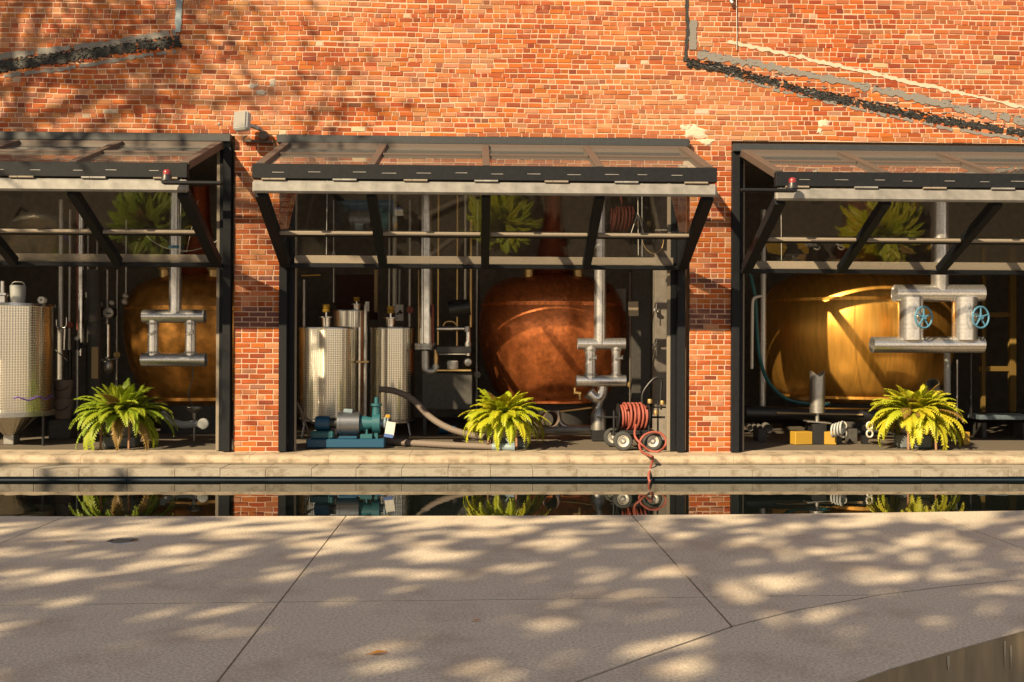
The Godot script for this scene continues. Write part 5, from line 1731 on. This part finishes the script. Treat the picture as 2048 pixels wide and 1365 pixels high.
func right_bay() -> void:
	still("copper_still", 1710, -3.4, [[0, 536], [60, 540], [115, 549], [150, 563], [170, 582], [181, 605], [187, 630], [190, 660], [187, 695], [178, 735], [164, 768], [143, 790], [100, 803], [0, 807]], mats.golden_copper, "wide golden copper pot still behind the handwheel valves")
	# valve duct
	var z := -1.35
	var k := sc(z)
	var t := duct_loop("steel duct loop with two blue handwheel valves before the golden still", z, [1880, 380, 588, 34], [1790, 1965, 587, 35], [[1822, 24], [1928, 24]], [1745, 1965, 690, 33])
	for a in [[1822, 1848], [1930, 1962]]:
		var c := P(a[0], 638, z)
		var j := MB.new()
		var xf := Transform3D(Basis(), c)
		j.lathe([Vector2(0.085, 0.31), Vector2(0.172, 0.305), Vector2(0.172, -0.30), Vector2(0.085, -0.305)], 28, xf)
		put(j, "valve_jacket", mats.duct, t)
		var st := MB.new()
		var h := P(a[1], 635, z + 0.32)
		st.tube([c + Vector3(0.05, 0.02, 0.1), c + Vector3(0.09, 0.02, 0.2)], 0.06, 14)
		st.tube([c + Vector3(0.09, 0.02, 0.2), h], 0.02, 8)
		put(st, "valve_stem", mats.dull_steel, t)
		var hw := MB.new()
		var nx := Basis(Vector3.UP, 0.35)
		var rim := []
		var rr := 21.5 / sc(z + 0.32)
		for i in 33:
			var w := TAU * i / 32.0
			rim.append(h + nx * Vector3(cos(w) * rr, sin(w) * rr, 0))
		hw.tube(rim, 0.014, 8, false)
		for i in 5:
			var w := TAU * i / 5.0 + 0.3
			hw.tube([h, h + nx * Vector3(cos(w) * rr, sin(w) * rr, 0)], [0.016, 0.010], 6)
		hw.tube([h - nx * Vector3(0, 0, 0.03), h + nx * Vector3(0, 0, 0.03)], 0.03, 12)
		put(hw, "handwheel", mats.wheel_blue, t)
	# cut steel pipe on a yellow trestle
	var cp := thing("cut_pipe", P(1635, 835, -1.2), "short upright steel pipe with a notched top on a yellow stand", "pipe")
	var kk := sc(-1.2)
	var a0 := P(1635, 826, -1.2)
	var r := 15.0 / kk
	var m := MB.new()
	var yt: float = P(1635, 752, -1.2).y
	for s in 28:
		var w0 := TAU * s / 28.0
		var w1 := TAU * (s + 1) / 28.0
		var h0 := yt + 0.09 * absf(cos(w0)) - 0.02
		var h1 := yt + 0.09 * absf(cos(w1)) - 0.02
		var d0 := Vector3(cos(w0), 0, sin(w0))
		var d1 := Vector3(cos(w1), 0, sin(w1))
		var p0 := Vector3(a0.x, 0, -1.2)
		m.tri(p0 + d0 * r + Vector3(0, a0.y, 0), p0 + d1 * r + Vector3(0, a0.y, 0), p0 + d1 * r + Vector3(0, h1, 0), d0, d1, d1)
		m.tri(p0 + d0 * r + Vector3(0, a0.y, 0), p0 + d1 * r + Vector3(0, h1, 0), p0 + d0 * r + Vector3(0, h0, 0), d0, d1, d0)
		var ri := r * 0.94
		m.tri(p0 + d0 * ri + Vector3(0, a0.y, 0), p0 + d1 * ri + Vector3(0, a0.y, 0), p0 + d1 * ri + Vector3(0, h1, 0), -d0, -d1, -d1)
		m.tri(p0 + d0 * ri + Vector3(0, a0.y, 0), p0 + d1 * ri + Vector3(0, h1, 0), p0 + d0 * ri + Vector3(0, h0, 0), -d0, -d1, -d0)
		m.quad(p0 + d0 * r + Vector3(0, h0, 0), p0 + d1 * r + Vector3(0, h1, 0), p0 + d1 * ri + Vector3(0, h1, 0), p0 + d0 * ri + Vector3(0, h0, 0), Vector3.UP)
	put(m, "pipe", mats.dull_steel, cp)
	m = MB.new()
	m.tube([a0, a0 - Vector3(0, 0.12, 0)], 0.03, 10)
	m.box(a0 - Vector3(0, 0.13, 0), Vector3(0.34, 0.02, 0.2), Basis(Vector3(0, 0, 1), -0.08), 0.004)
	put(m, "saddle", mats.dull_steel, cp)
	m = MB.new()
	var by: float = a0.y - 0.15
	m.box(Vector3(a0.x, by / 2 + 0.0, -1.2), Vector3(0.20, by, 0.22), Basis(), 0.006)
	put(m, "foot", mats.black_paint, cp)
	for s in [[-0.34, 0.30, 0.05], [0.20, 0.18, 0.0]]:
		var bx := thing("yellow_block", Vector3(a0.x + s[0] * 0.75, 0, -1.2), "long yellow block on the door frame side of the notched pipe" if s[0] < 0 else "short yellow block beside the pale cable coil", "block", "yellow blocks under the notched pipe")
		var ym := MB.new()
		ym.box(Vector3(a0.x + s[0] * 0.75, 0.09, -1.12), Vector3(s[1] * 0.9, 0.18, 0.16), Basis(Vector3.UP, 0.25 if s[0] < 0 else -0.2), 0.008)
		put(ym, "body", mats.yellow_paint, bx)
	# pipes lying on the floor
	var fp := thing("floor_pipe", PF(1600, 850, 0.0), "long dark pipe lying on sleepers below the golden still", "pipe")
	m = MB.new()
	m.tube([P(1490, 826, -1.7), P(1900, 834, -1.7)], 0.10, 16)
	put(m, "pipe", mats.black_paint, fp)
	m = MB.new()
	m.box(P(1640, 828, -1.58), Vector3(1.25, 0.02, 0.03), Basis(Vector3(0, 0, 1), -0.02), 0.003)
	put(m, "batten", mats.pale_wood, fp)
	for x in [1520, 1700, 1860]:
		var sl := MB.new()
		var q := P(x, 850, -1.7)
		sl.box(Vector3(q.x, 0.09, -1.7), Vector3(0.12, 0.18, 0.3), Basis(), 0.006)
		put(sl, "sleeper", mats.dark_post, fp)
	var ends := 0
	for q in [[1497, 851, 6], [1507, 851, 6], [1517, 852, 6], [1533, 855, 9]]:
		var c := PF(q[0], q[1] + 14, 0.0)
		c.y = q[2] / 2.0 / sc(c.z) + 0.03
		m = duct_tube(c + Vector3(0, 0.02, 0.12), c + Vector3(0.10, 0.02, -0.4), q[2] / sc(c.z), 0)
		m.tube([c + Vector3(0.025, 0.02, 0.0), c + Vector3(0.03, 0.02, -0.03)], q[2] / sc(c.z) * 0.9, 12)
		tag(put(m, "short_pipe", mats.pot_grey), ["narrow pale pipe end touching the door frame by the golden still", "narrow pale pipe end second from the door frame", "narrow pale pipe end third from the door frame", "wide pale pipe end lying beside the yellow block"][ends], "pipe", "")
		ends += 1
	ends = 0
	for q in [[1687, 860], [1740, 860]]:
		var c := P(q[0], q[1], -1.0)
		var cl := thing("ring_clamp", c, ["double ring pipe clamp next to the yellow block and pale coil", "double ring pipe clamp half under the planter's fern"][ends], "clamp", "double ring clamps")
		for dy in [0.055, -0.055]:
			var ring := MB.new()
			var pts := []
			for i in 17: pts.append(c + Vector3(cos(TAU * i / 16.0) * 0.042, dy + sin(TAU * i / 16.0) * 0.048, 0))
			ring.tube(pts, 0.015, 8, false)
			put(ring, "ring", mats.white_rim, cl)
		var bar := MB.new()
		bar.tube([c, c + Vector3(0.05, 0.0, -0.3)], 0.05, 10)
		bar.box(Vector3(c.x, (c.y - 0.1) / 2, c.z - 0.2), Vector3(0.08, c.y - 0.1, 0.08))
		put(bar, "pipe", mats.black_paint, cl)
		ends += 1
	var cg := thing("cable_coil", P(1668, 860, -0.95), "coil of pale blue cable against the yellow block", "coil")
	for i in 4:
		var co := MB.new()
		var pts := []
		var cc := P(1667 + i * 3, 862 - i * 2, -0.95)
		for j in 21: pts.append(cc + Basis(Vector3.UP, 0.9) * Vector3(cos(TAU * j / 20.0) * 0.075, sin(TAU * j / 20.0) * 0.085, i * 0.02))
		co.tube(pts, 0.015, 6, false)
		put(co, "loop", mats.lamp_grey, cg)
	# standing pipes at the left of the bay
	var sp := thing("standpipe", P(1527, 820, -2.0), "dull upright pipe at the edge of the golden still", "pipe")
	pipe_v(sp, "pipe", 1527, 420, 822, 13, -2.0, mats.dull_steel, 2)
	var lp := thing("gas_pipe", P(1505, 740, -1.2), "thin bent pale pipe fixed beside the golden still's door frame", "pipe")
	m = MB.new()
	m.tube(smooth([P(1524, 592, -1.2), P(1512, 595, -1.2), P(1506, 603, -1.2), P(1505, 640, -1.2), P(1504, 738, -1.2)]), 0.022, 8)
	put(m, "pipe", mats.white_rim, lp)
	m = MB.new()
	m.tube(smooth([P(1500, 545, -1.4), P(1510, 590, -1.4), P(1514, 650, -1.5), P(1519, 710, -1.6), P(1535, 760, -1.8), P(1570, 796, -1.9), P(1610, 807, -1.9), P(1660, 808, -1.9)], 8), 0.026, 8)
	tag(put(m, "teal_hose", mats.teal_hose), "teal hose curving down round the golden copper still", "hose")
	for a in [[1895, 700, 790, 13, "lavender grey pipe under the handwheel duct", mats.lamp_grey], [1915, 720, 850, 4, "thin black rod under the handwheel duct", mats.dull_steel], [1943, 705, 835, 6, "black pipe with chrome joints under the far handwheel", mats.black_paint]]:
		var s := thing("standpipe", P(a[0], a[2], -2.0), a[4], "pipe")
		pipe_v(s, "pipe", a[0], a[1], a[2], a[3], -2.0, a[5], 1)
	var cr := duct_tube(P(1866, 768, -1.5), P(1870, 795, -1.7), 0.09, 0)
	tag(put(cr, "open_spout", mats.dull_steel), "open dark steel spout rising behind the planter fern", "spout")
	var yf := thing("steel_rack", P(2010, 760, -3.0), "dim yellow steel rack standing in the dark past the handwheel duct", "rack")
	m = MB.new()
	m.box(P(2025, 660, -3.0), Vector3(0.1, 2.6, 0.08), Basis(), 0.004)
	put(m, "post", mats.dim_yellow, yf)
	for yy in [630, 738]:
		m = MB.new()
		m.box(P(1992, yy, -3.02), Vector3(0.55, 0.08, 0.06), Basis(), 0.004)
		put(m, "rail", mats.dim_yellow, yf)
	m = MB.new()
	m.box(P(1967, 660, -3.0), Vector3(0.06, 2.6, 0.06), Basis(), 0.004)
	put(m, "post", mats.dim_yellow, yf)
	var bt := thing("blue_tray", PF(2000, 868, 0.3), "low blue tray on dark trestles past the handwheel duct", "tray")
	m = MB.new()
	m.box(P(2000, 834, -2.2), Vector3(0.8, 0.07, 0.4), Basis(), 0.008)
	put(m, "tray", mats.blue_grey, bt)
	m = MB.new()
	var q0 := P(1960, 845, -2.2)
	var q1 := P(2040, 845, -2.2)
	for q in [q0, q1]:
		m = MB.new()
		m.box(Vector3(q.x, q.y / 2, -2.2), Vector3(0.06, q.y, 0.3))
		put(m, "trestle", mats.dark_post, bt)
	m = MB.new()
	m.box(Vector3(P(1928, 860, -1.1).x, 0.09, -1.1), Vector3(0.1, 0.18, 0.14), Basis(Vector3.UP, 0.2), 0.006)
	tag(put(m, "yellow_wedge", mats.yellow_paint), "small yellow wedge on the floor past the planter fern", "wedge")

# ---------------------------------------------------------------- ferns
func frond(az: float, e0: float, length: float, droop: float, wide: float, col: Color) -> MB:
	var m := MB.new()
	var steps := 20
	var p := Vector3.ZERO
	var el := e0
	var pts := [p]
	var h := Vector3(cos(az), 0, sin(az))
	var curl := rf(-0.7, 0.7)
	for i in steps:
		var d := h * cos(el) + Vector3.UP * sin(el)
		p += d * length / steps
		pts.append(p)
		el -= droop / steps * (0.5 + 1.2 * i / steps)
		h = h.rotated(Vector3.UP, curl / steps)
	m.col = col
	m.tube([pts[0], pts[7], pts[14], pts[steps]], [0.005, 0.004, 0.003, 0.001], 4, false)
	var side := Vector3(-sin(az), 0, cos(az))
	for i in range(1, steps + 1):
		var f := float(i) / steps
		var w := wide * pow(sin(PI * clampf(0.14 + 0.86 * f, 0, 1)), 0.75) * rf(0.85, 1.12)
		var t: Vector3 = (pts[i] - pts[i - 1]).normalized()
		var up := side.cross(t).normalized()
		if up.y < 0: up = -up
		for s in [-1.0, 1.0]:
			m.col = col
			var b0: Vector3 = pts[i - 1]
			var b1: Vector3 = pts[i - 1] + t * length / steps * 1.15
			var tip: Vector3 = pts[i] + side * s * w + t * w * 0.55 + up * (rf(-0.012, 0.004) - w * 0.16)
			var mid: Vector3 = (b0 + b1) * 0.5 + side * s * w * 0.55 + t * w * 0.12 + up * 0.006
			var m2: Vector3 = b1 + side * s * w * 0.5 + t * w * 0.42 + up * 0.004
			m.ftri(b0, mid, b1, up)
			m.ftri(mid, m2, b1, up)
			m.ftri(mid, tip, m2, up)
	return m

func fern(base: Vector3, n: int, size: float, seed_: int, label: String, lit: Color) -> Node3D:
	rng.seed = seed_
	var t := thing("boston_fern", base, label, "fern", "potted ferns along the coping")
	for i in n:
		var f := float(i) / n
		var az := i * 2.39996 + rf(-0.25, 0.25)
		var e0 := lerpf(1.45, 0.05, pow(f, 0.75)) + rf(-0.25, 0.25)
		var ln := size * lerpf(0.66, 1.1, f) * rf(0.7, 1.15)
		var dr := lerpf(0.8, 2.0, f) * rf(0.7, 1.25)
		var c := Color(lit.r * rf(0.85, 1.1), lit.g, lit.b)
		if rng.randf() < 0.04: c = Color(0.30, 0.19, 0.05)
		var fr := frond(az, e0, ln, dr, size * rf(0.10, 0.15), c)
		var o := MeshInstance3D.new()
		o.name = "frond"
		o.mesh = fr.mesh()
		o.material_override = mats.leaf
		t.add_child(o, true)
		o.position = Vector3(cos(az), 0, sin(az)) * rf(0.0, 0.09)
	return t

func ferns() -> void:
	var spec := [
		[Vector3(P(243, 832, -0.62).x, P(243, 832, -0.62).y, -0.62), 125, 0.70, 101, "arching green fern on a stand before the brown copper still", "planter on a wooden stand under the fern by the conical tank", Color(0.32, 0.40, 0.025)],
		[Vector3(P(1006, 836, -0.55).x, P(1006, 836, -0.55).y, -0.55), 130, 0.63, 202, "arching lime green fern in a grey bowl beside the thick hose", "grey bowl planter on a wooden stand where the thick hoses end", Color(0.54, 0.56, 0.025)],
		[Vector3(P(1832, 830, -0.6).x, P(1832, 830, -0.6).y, -0.6), 210, 0.66, 303, "dense yellow green fern in a planter before the golden still", "dark planter on a wooden stand under the yellow green fern", Color(0.58, 0.57, 0.035)]]
	for i in 3:
		var s: Array = spec[i]
		var b: Vector3 = s[0]
		fern(b, s[1], s[2], s[3], s[4], s[6])
		var t := thing("planter", Vector3(b.x, 0, b.z), s[5], "planter", "planters on wooden stands")
		var xf := Transform3D(Basis(), Vector3(b.x, 0, b.z))
		var top := b.y - 0.03
		var m := MB.new()
		var rr := 0.30 if i == 1 else 0.24
		m.lathe([Vector2(rr - 0.03, top - 0.03), Vector2(rr - 0.02, top), Vector2(rr, top), Vector2(rr + 0.01, top - 0.03), Vector2(rr - 0.01, top - 0.10), Vector2(rr * 0.75, top - 0.2), Vector2(rr * 0.6, top - 0.23), Vector2(0, top - 0.23)], 28, xf)
		put(m, "bowl", mats.pot_grey if i > 0 else mats.pot_blue, t)
		m = MB.new()
		m.lathe([Vector2(0, top - 0.02), Vector2(rr - 0.025, top - 0.03)], 20, xf)
		put(m, "soil", mats.soil, t)
		m = MB.new()
		var hh := top - 0.235
		m.box(Vector3(b.x + (0.12 if i == 1 else -0.02), hh / 2, b.z - 0.06), Vector3(0.42, hh, 0.26), Basis(), 0.02)
		put(m, "trough", mats.pot_blue, t)
		for sx in [[-0.19, 0.13], [0.17, 0.14], [-0.15, -0.2], [0.17, -0.2]]:
			var lg := MB.new()
			lg.tube([Vector3(b.x + sx[0], top - 0.06, b.z + sx[1] + 0.08), Vector3(b.x + sx[0] * 1.02, 0.0, b.z + sx[1] + 0.1)], 0.016, 6)
			put(lg, "leg", mats.wood, t)

# ---------------------------------------------------------------- small things
func small_things() -> void:
	# floodlight on the pier
	var z := 0.28
	var c := P(484, 243, z)
	var t := thing("flood_light", c, "grey square floodlight on a bracket above the brick pier", "lamp")
	var b := Basis.from_euler(Vector3(-0.12, -0.35, 0.02))
	var m := MB.new()
	m.box(c, Vector3(0.20, 0.24, 0.12), b, 0.025)
	put(m, "housing", mats.lamp_grey, t)
	m = MB.new()
	m.box(c + b * Vector3(0, 0.01, 0.0605), Vector3(0.165, 0.195, 0.008), b, 0.002)
	put(m, "glass_front", mats.pot_grey, t)
	m = MB.new()
	m.tube([c + b * Vector3(0.05, -0.03, -0.05), P(520, 258, 0.15), P(528, 270, 0.03)], 0.028, 10)
	m.box(P(514, 256, 0.18), Vector3(0.07, 0.05, 0.06), Basis(Vector3(0, 0, 1), -0.5), 0.01)
	put(m, "arm", mats.dull_steel, t)
	m = MB.new()
	m.lathe([Vector2(0, 0.06), Vector2(0.05, 0.06), Vector2(0.065, 0.02), Vector2(0.065, -0.03), Vector2(0, -0.03)], 16, Transform3D(Basis(Vector3.RIGHT, PI / 2), P(527, 272, 0.06)))
	m.box(P(518, 283, 0.03), Vector3(0.36, 0.035, 0.05), Basis(Vector3(0, 0, 1), -0.03), 0.006)
	m.tube(smooth([P(487, 284, 0.04), P(486, 276, 0.04), P(494, 271, 0.04)]), 0.01, 6)
	put(m, "mounting_box", mats.rust_steel, t)
	# round drain in the plaza
	var d := PF(245, 1083, PLAZA_Y)
	var dr := thing("plaza_drain", d, "round dark drain cover set into the plaza concrete", "drain")
	m = MB.new()
	m.lathe([Vector2(0, 0.004), Vector2(0.085, 0.004), Vector2(0.09, 0.002)], 24, Transform3D(Basis(), d))
	put(m, "cover", mats.black_paint, dr)
	m = MB.new()
	m.lathe([Vector2(0.09, 0.004), Vector2(0.092, 0.007), Vector2(0.115, 0.007), Vector2(0.118, 0.0)], 32, Transform3D(Basis(), d))
	put(m, "rim", mats.dull_steel, dr)
	for k in 5:
		m = MB.new()
		m.box(d + Vector3(0, 0.006, -0.06 + 0.03 * k), Vector3(0.13, 0.004, 0.009))
		put(m, "grate_bar", mats.dull_steel, dr)
	# fallen leaves on the plaza
	var lv := 0
	for q in [[757, 1310, 0.043, 0.1], [140, 1085, 0.025, 0.5], [955, 1243, 0.02, 0.2]]:
		var p := PF(q[0], q[1], PLAZA_Y)
		m = MB.new()
		var prev := []
		var bb := Basis(Vector3.UP, q[3])
		var ln: float = q[2]
		for i in 9:
			var f := i / 8.0
			var w := ln * 0.42 * sin(PI * pow(f, 0.85)) * (1.0 + 0.1 * sin(i * 2.0))
			var yy := 0.004 + ln * 0.12 * sin(f * PI) + ln * 0.1 * f
			var x := (f - 0.5) * 2.0 * ln
			var cur := [p + bb * Vector3(x, yy + ln * 0.12, -w), p + bb * Vector3(x, yy, 0), p + bb * Vector3(x, yy + ln * 0.05, w)]
			if prev:
				m.quad(prev[0], prev[1], cur[1], cur[0], Vector3.UP)
				m.quad(prev[1], prev[2], cur[2], cur[1], Vector3.UP)
			prev = cur
		m.tube([p + bb * Vector3(-ln, 0.008, 0), p + bb * Vector3(-ln * 1.4, 0.004, 0.01)], 0.002, 4)
		var o := put(m, "fallen_leaf", mats.dry_leaf)
		tag(o, ["large curled orange leaf fallen on the open plaza slab", "small brown leaf fallen near the round plaza drain", "tiny brown leaf fallen beside the straight plaza joint"][lv], "leaf", "")
		lv += 1

# ---------------------------------------------------------------- trees that shade the plaza
func tree(pos: Vector3, cr: Vector3, rad: Vector3, clumps: int, per: int, leaf_s: float, seed_: int, label: String, limb := 1.0) -> void:
	rng.seed = seed_
	var t := thing("shade_tree", pos, label, "tree", "trees beyond the plaza")
	var tr := MB.new()
	var top := cr + Vector3(0, rad.y * 0.5, 0)
	tr.tube(smooth([pos, pos + Vector3(rf(-0.2, 0.2), (cr.y - pos.y) * 0.35, rf(-0.2, 0.2)), cr + Vector3(rf(-0.3, 0.3), -rad.y * 0.5, rf(-0.3, 0.3)), top], 4), [0.30, 0.27, 0.25, 0.24, 0.23, 0.22, 0.21, 0.19, 0.17, 0.14, 0.11, 0.08, 0.05], 10)
	put(tr, "trunk", mats.bark, t)
	var lm := MB.new()
	var cw := MB.new()
	for k in clumps:
		var d := Vector3(rf(-1, 1), rf(-1, 1), rf(-1, 1))
		while d.length() > 1.0: d = Vector3(rf(-1, 1), rf(-1, 1), rf(-1, 1))
		var c := cr + d * rad
		if k % 2 == 0:
			var s := pos.lerp(top, clampf((c.y - pos.y) / (top.y - pos.y) - 0.18, 0.3, 0.95))
			var mid := s.lerp(c, 0.5) + Vector3(rf(-0.3, 0.3), rf(0.0, 0.5), rf(-0.3, 0.3))
			lm.tube(smooth([s, mid, c], 3), [0.09 * limb, 0.08 * limb, 0.065 * limb, 0.05 * limb, 0.04 * limb, 0.03 * limb, 0.018 * limb], 6)
		for i in per:
			var g := Vector3(rng.randfn(0, 0.6), rng.randfn(0, 0.4), rng.randfn(0, 0.6))
			var p := c + g
			var a := Vector3(rf(-1, 1), rf(-0.6, 0.6), rf(-1, 1)).normalized()
			var b := a.cross(Vector3(rf(-1, 1), rf(-1, 1), rf(-1, 1))).normalized()
			var s2 := leaf_s * rf(0.6, 1.3)
			var kk := rf(0.7, 1.3)
			cw.col = Color(0.075 * kk, 0.12 * kk, 0.025 * kk)
			var o := a.cross(b)
			cw.ftri(p - a * s2, p + b * s2 * 0.5, p + a * s2, o)
			cw.ftri(p - a * s2, p + a * s2, p - b * s2 * 0.5, o)
	put(lm, "limbs", mats.bark, t)
	put(cw, "crown", mats.tree_leaf, t)

func trees() -> void:
	tree(Vector3(-15.5, -1.2, 18), Vector3(-15.5, 9.8, 17.0), Vector3(3.4, 2.6, 3.6), 60, 20, 0.25, 11, "spreading green shade tree standing over the plaza's far end")
	tree(Vector3(-11, -1.2, 20), Vector3(-11, 9.0, 19.0), Vector3(3.2, 2.4, 3.6), 56, 20, 0.25, 12, "round green shade tree second along the plaza row")
	tree(Vector3(-6.4, -1.2, 19.5), Vector3(-6.4, 9.0, 18.6), Vector3(3.2, 2.4, 3.6), 56, 20, 0.25, 13, "low green shade tree behind the lower pavement")
	tree(Vector3(-1.8, -1.2, 20), Vector3(-1.8, 9.0, 18.8), Vector3(3.2, 2.4, 3.8), 48, 20, 0.25, 14, "open green shade tree behind the lower pavement's middle")
	branching_tree(Vector3(-14.5, -1.1, 6.4), [[8.4, 1.0, 0.25, 0.1], [9.0, -1.0, 0.5, 0.2], [9.4, 1.0, 0.5, -0.25], [10.0, 1.0, 0.3, 0.3], [10.2, 0.9, 0.1, 0.25], [10.4, -0.8, 0.6, -0.4], [10.9, 0.8, 0.5, 0.0], [11.2, 1.0, 0.2, -0.1], [11.6, 0.6, 0.9, 0.2]], 3.6, 915, "tall branching tree beside the pool whose boughs shade the brick wall")

func bough(m: MB, cw: MB, p: Vector3, d: Vector3, ln: float, r: float, level: int) -> void:
	var pts := [p]
	var q := p
	var dd := d
	for i in 4:
		dd = (dd + Vector3(rf(-0.22, 0.22), rf(-0.12, 0.2), rf(-0.22, 0.22))).normalized()
		q += dd * ln / 4.0
		pts.append(q)
	m.tube(pts, [r, r * 0.88, r * 0.76, r * 0.64, r * 0.5], 7)
	if level >= 1:
		for k in 5:
			var c: Vector3 = pts[1 + rng.randi() % 4] + Vector3(rng.randfn(0, 0.16), rng.randfn(0, 0.14), rng.randfn(0, 0.16))
			for j in (0 if level < 2 else (1 if level < 3 else 3)):
				var o := c + Vector3(rng.randfn(0, 0.16), rng.randfn(0, 0.13), rng.randfn(0, 0.16))
				var a := Vector3(rf(-1, 1), rf(-0.6, 0.6), rf(-1, 1)).normalized()
				var b := a.cross(Vector3(rf(-1, 1), rf(-1, 1), rf(-1, 1))).normalized()
				var kk := rf(0.7, 1.3)
				cw.col = Color(0.075 * kk, 0.12 * kk, 0.025 * kk)
				var s2 := rf(0.06, 0.11)
				cw.ftri(o - a * s2, o + b * s2 * 0.5, o + a * s2, a.cross(b))
				cw.ftri(o - a * s2, o + a * s2, o - b * s2 * 0.5, a.cross(b))
	if level >= 3: return
	for k in (4 if level == 0 else 3):
		var f: Vector3 = pts[mini(1 + k, 4)]
		var nd := (dd + Vector3(rf(-0.9, 0.9), rf(-0.5, 0.8), rf(-0.9, 0.9))).normalized()
		bough(m, cw, f, nd, ln * rf(0.55, 0.8), r * rf(0.5, 0.66), level + 1)

func branching_tree(pos: Vector3, boughs: Array, ln: float, seed_: int, label: String) -> void:
	rng.seed = seed_
	var t := thing("shade_tree", pos, label, "tree", "trees beyond the plaza")
	var h: float = boughs[boughs.size() - 1][0]
	var tr := MB.new()
	tr.tube(smooth([pos, pos + Vector3(0.1, h * 0.3, 0), pos + Vector3(-0.1, h * 0.65, 0.1), pos + Vector3(0.1, h, 0)], 4), [0.34, 0.32, 0.31, 0.3, 0.29, 0.28, 0.26, 0.24, 0.22, 0.2, 0.18, 0.15, 0.12], 10)
	put(tr, "trunk", mats.bark, t)
	var lm := MB.new()
	var cw := MB.new()
	for b in boughs:
		bough(lm, cw, pos + Vector3(0.05, b[0], 0), Vector3(b[1], b[2], b[3]).normalized(), ln * rf(0.9, 1.15), 0.11, 0)
	put(lm, "limbs", mats.bark, t)
	put(cw, "crown", mats.tree_leaf, t)
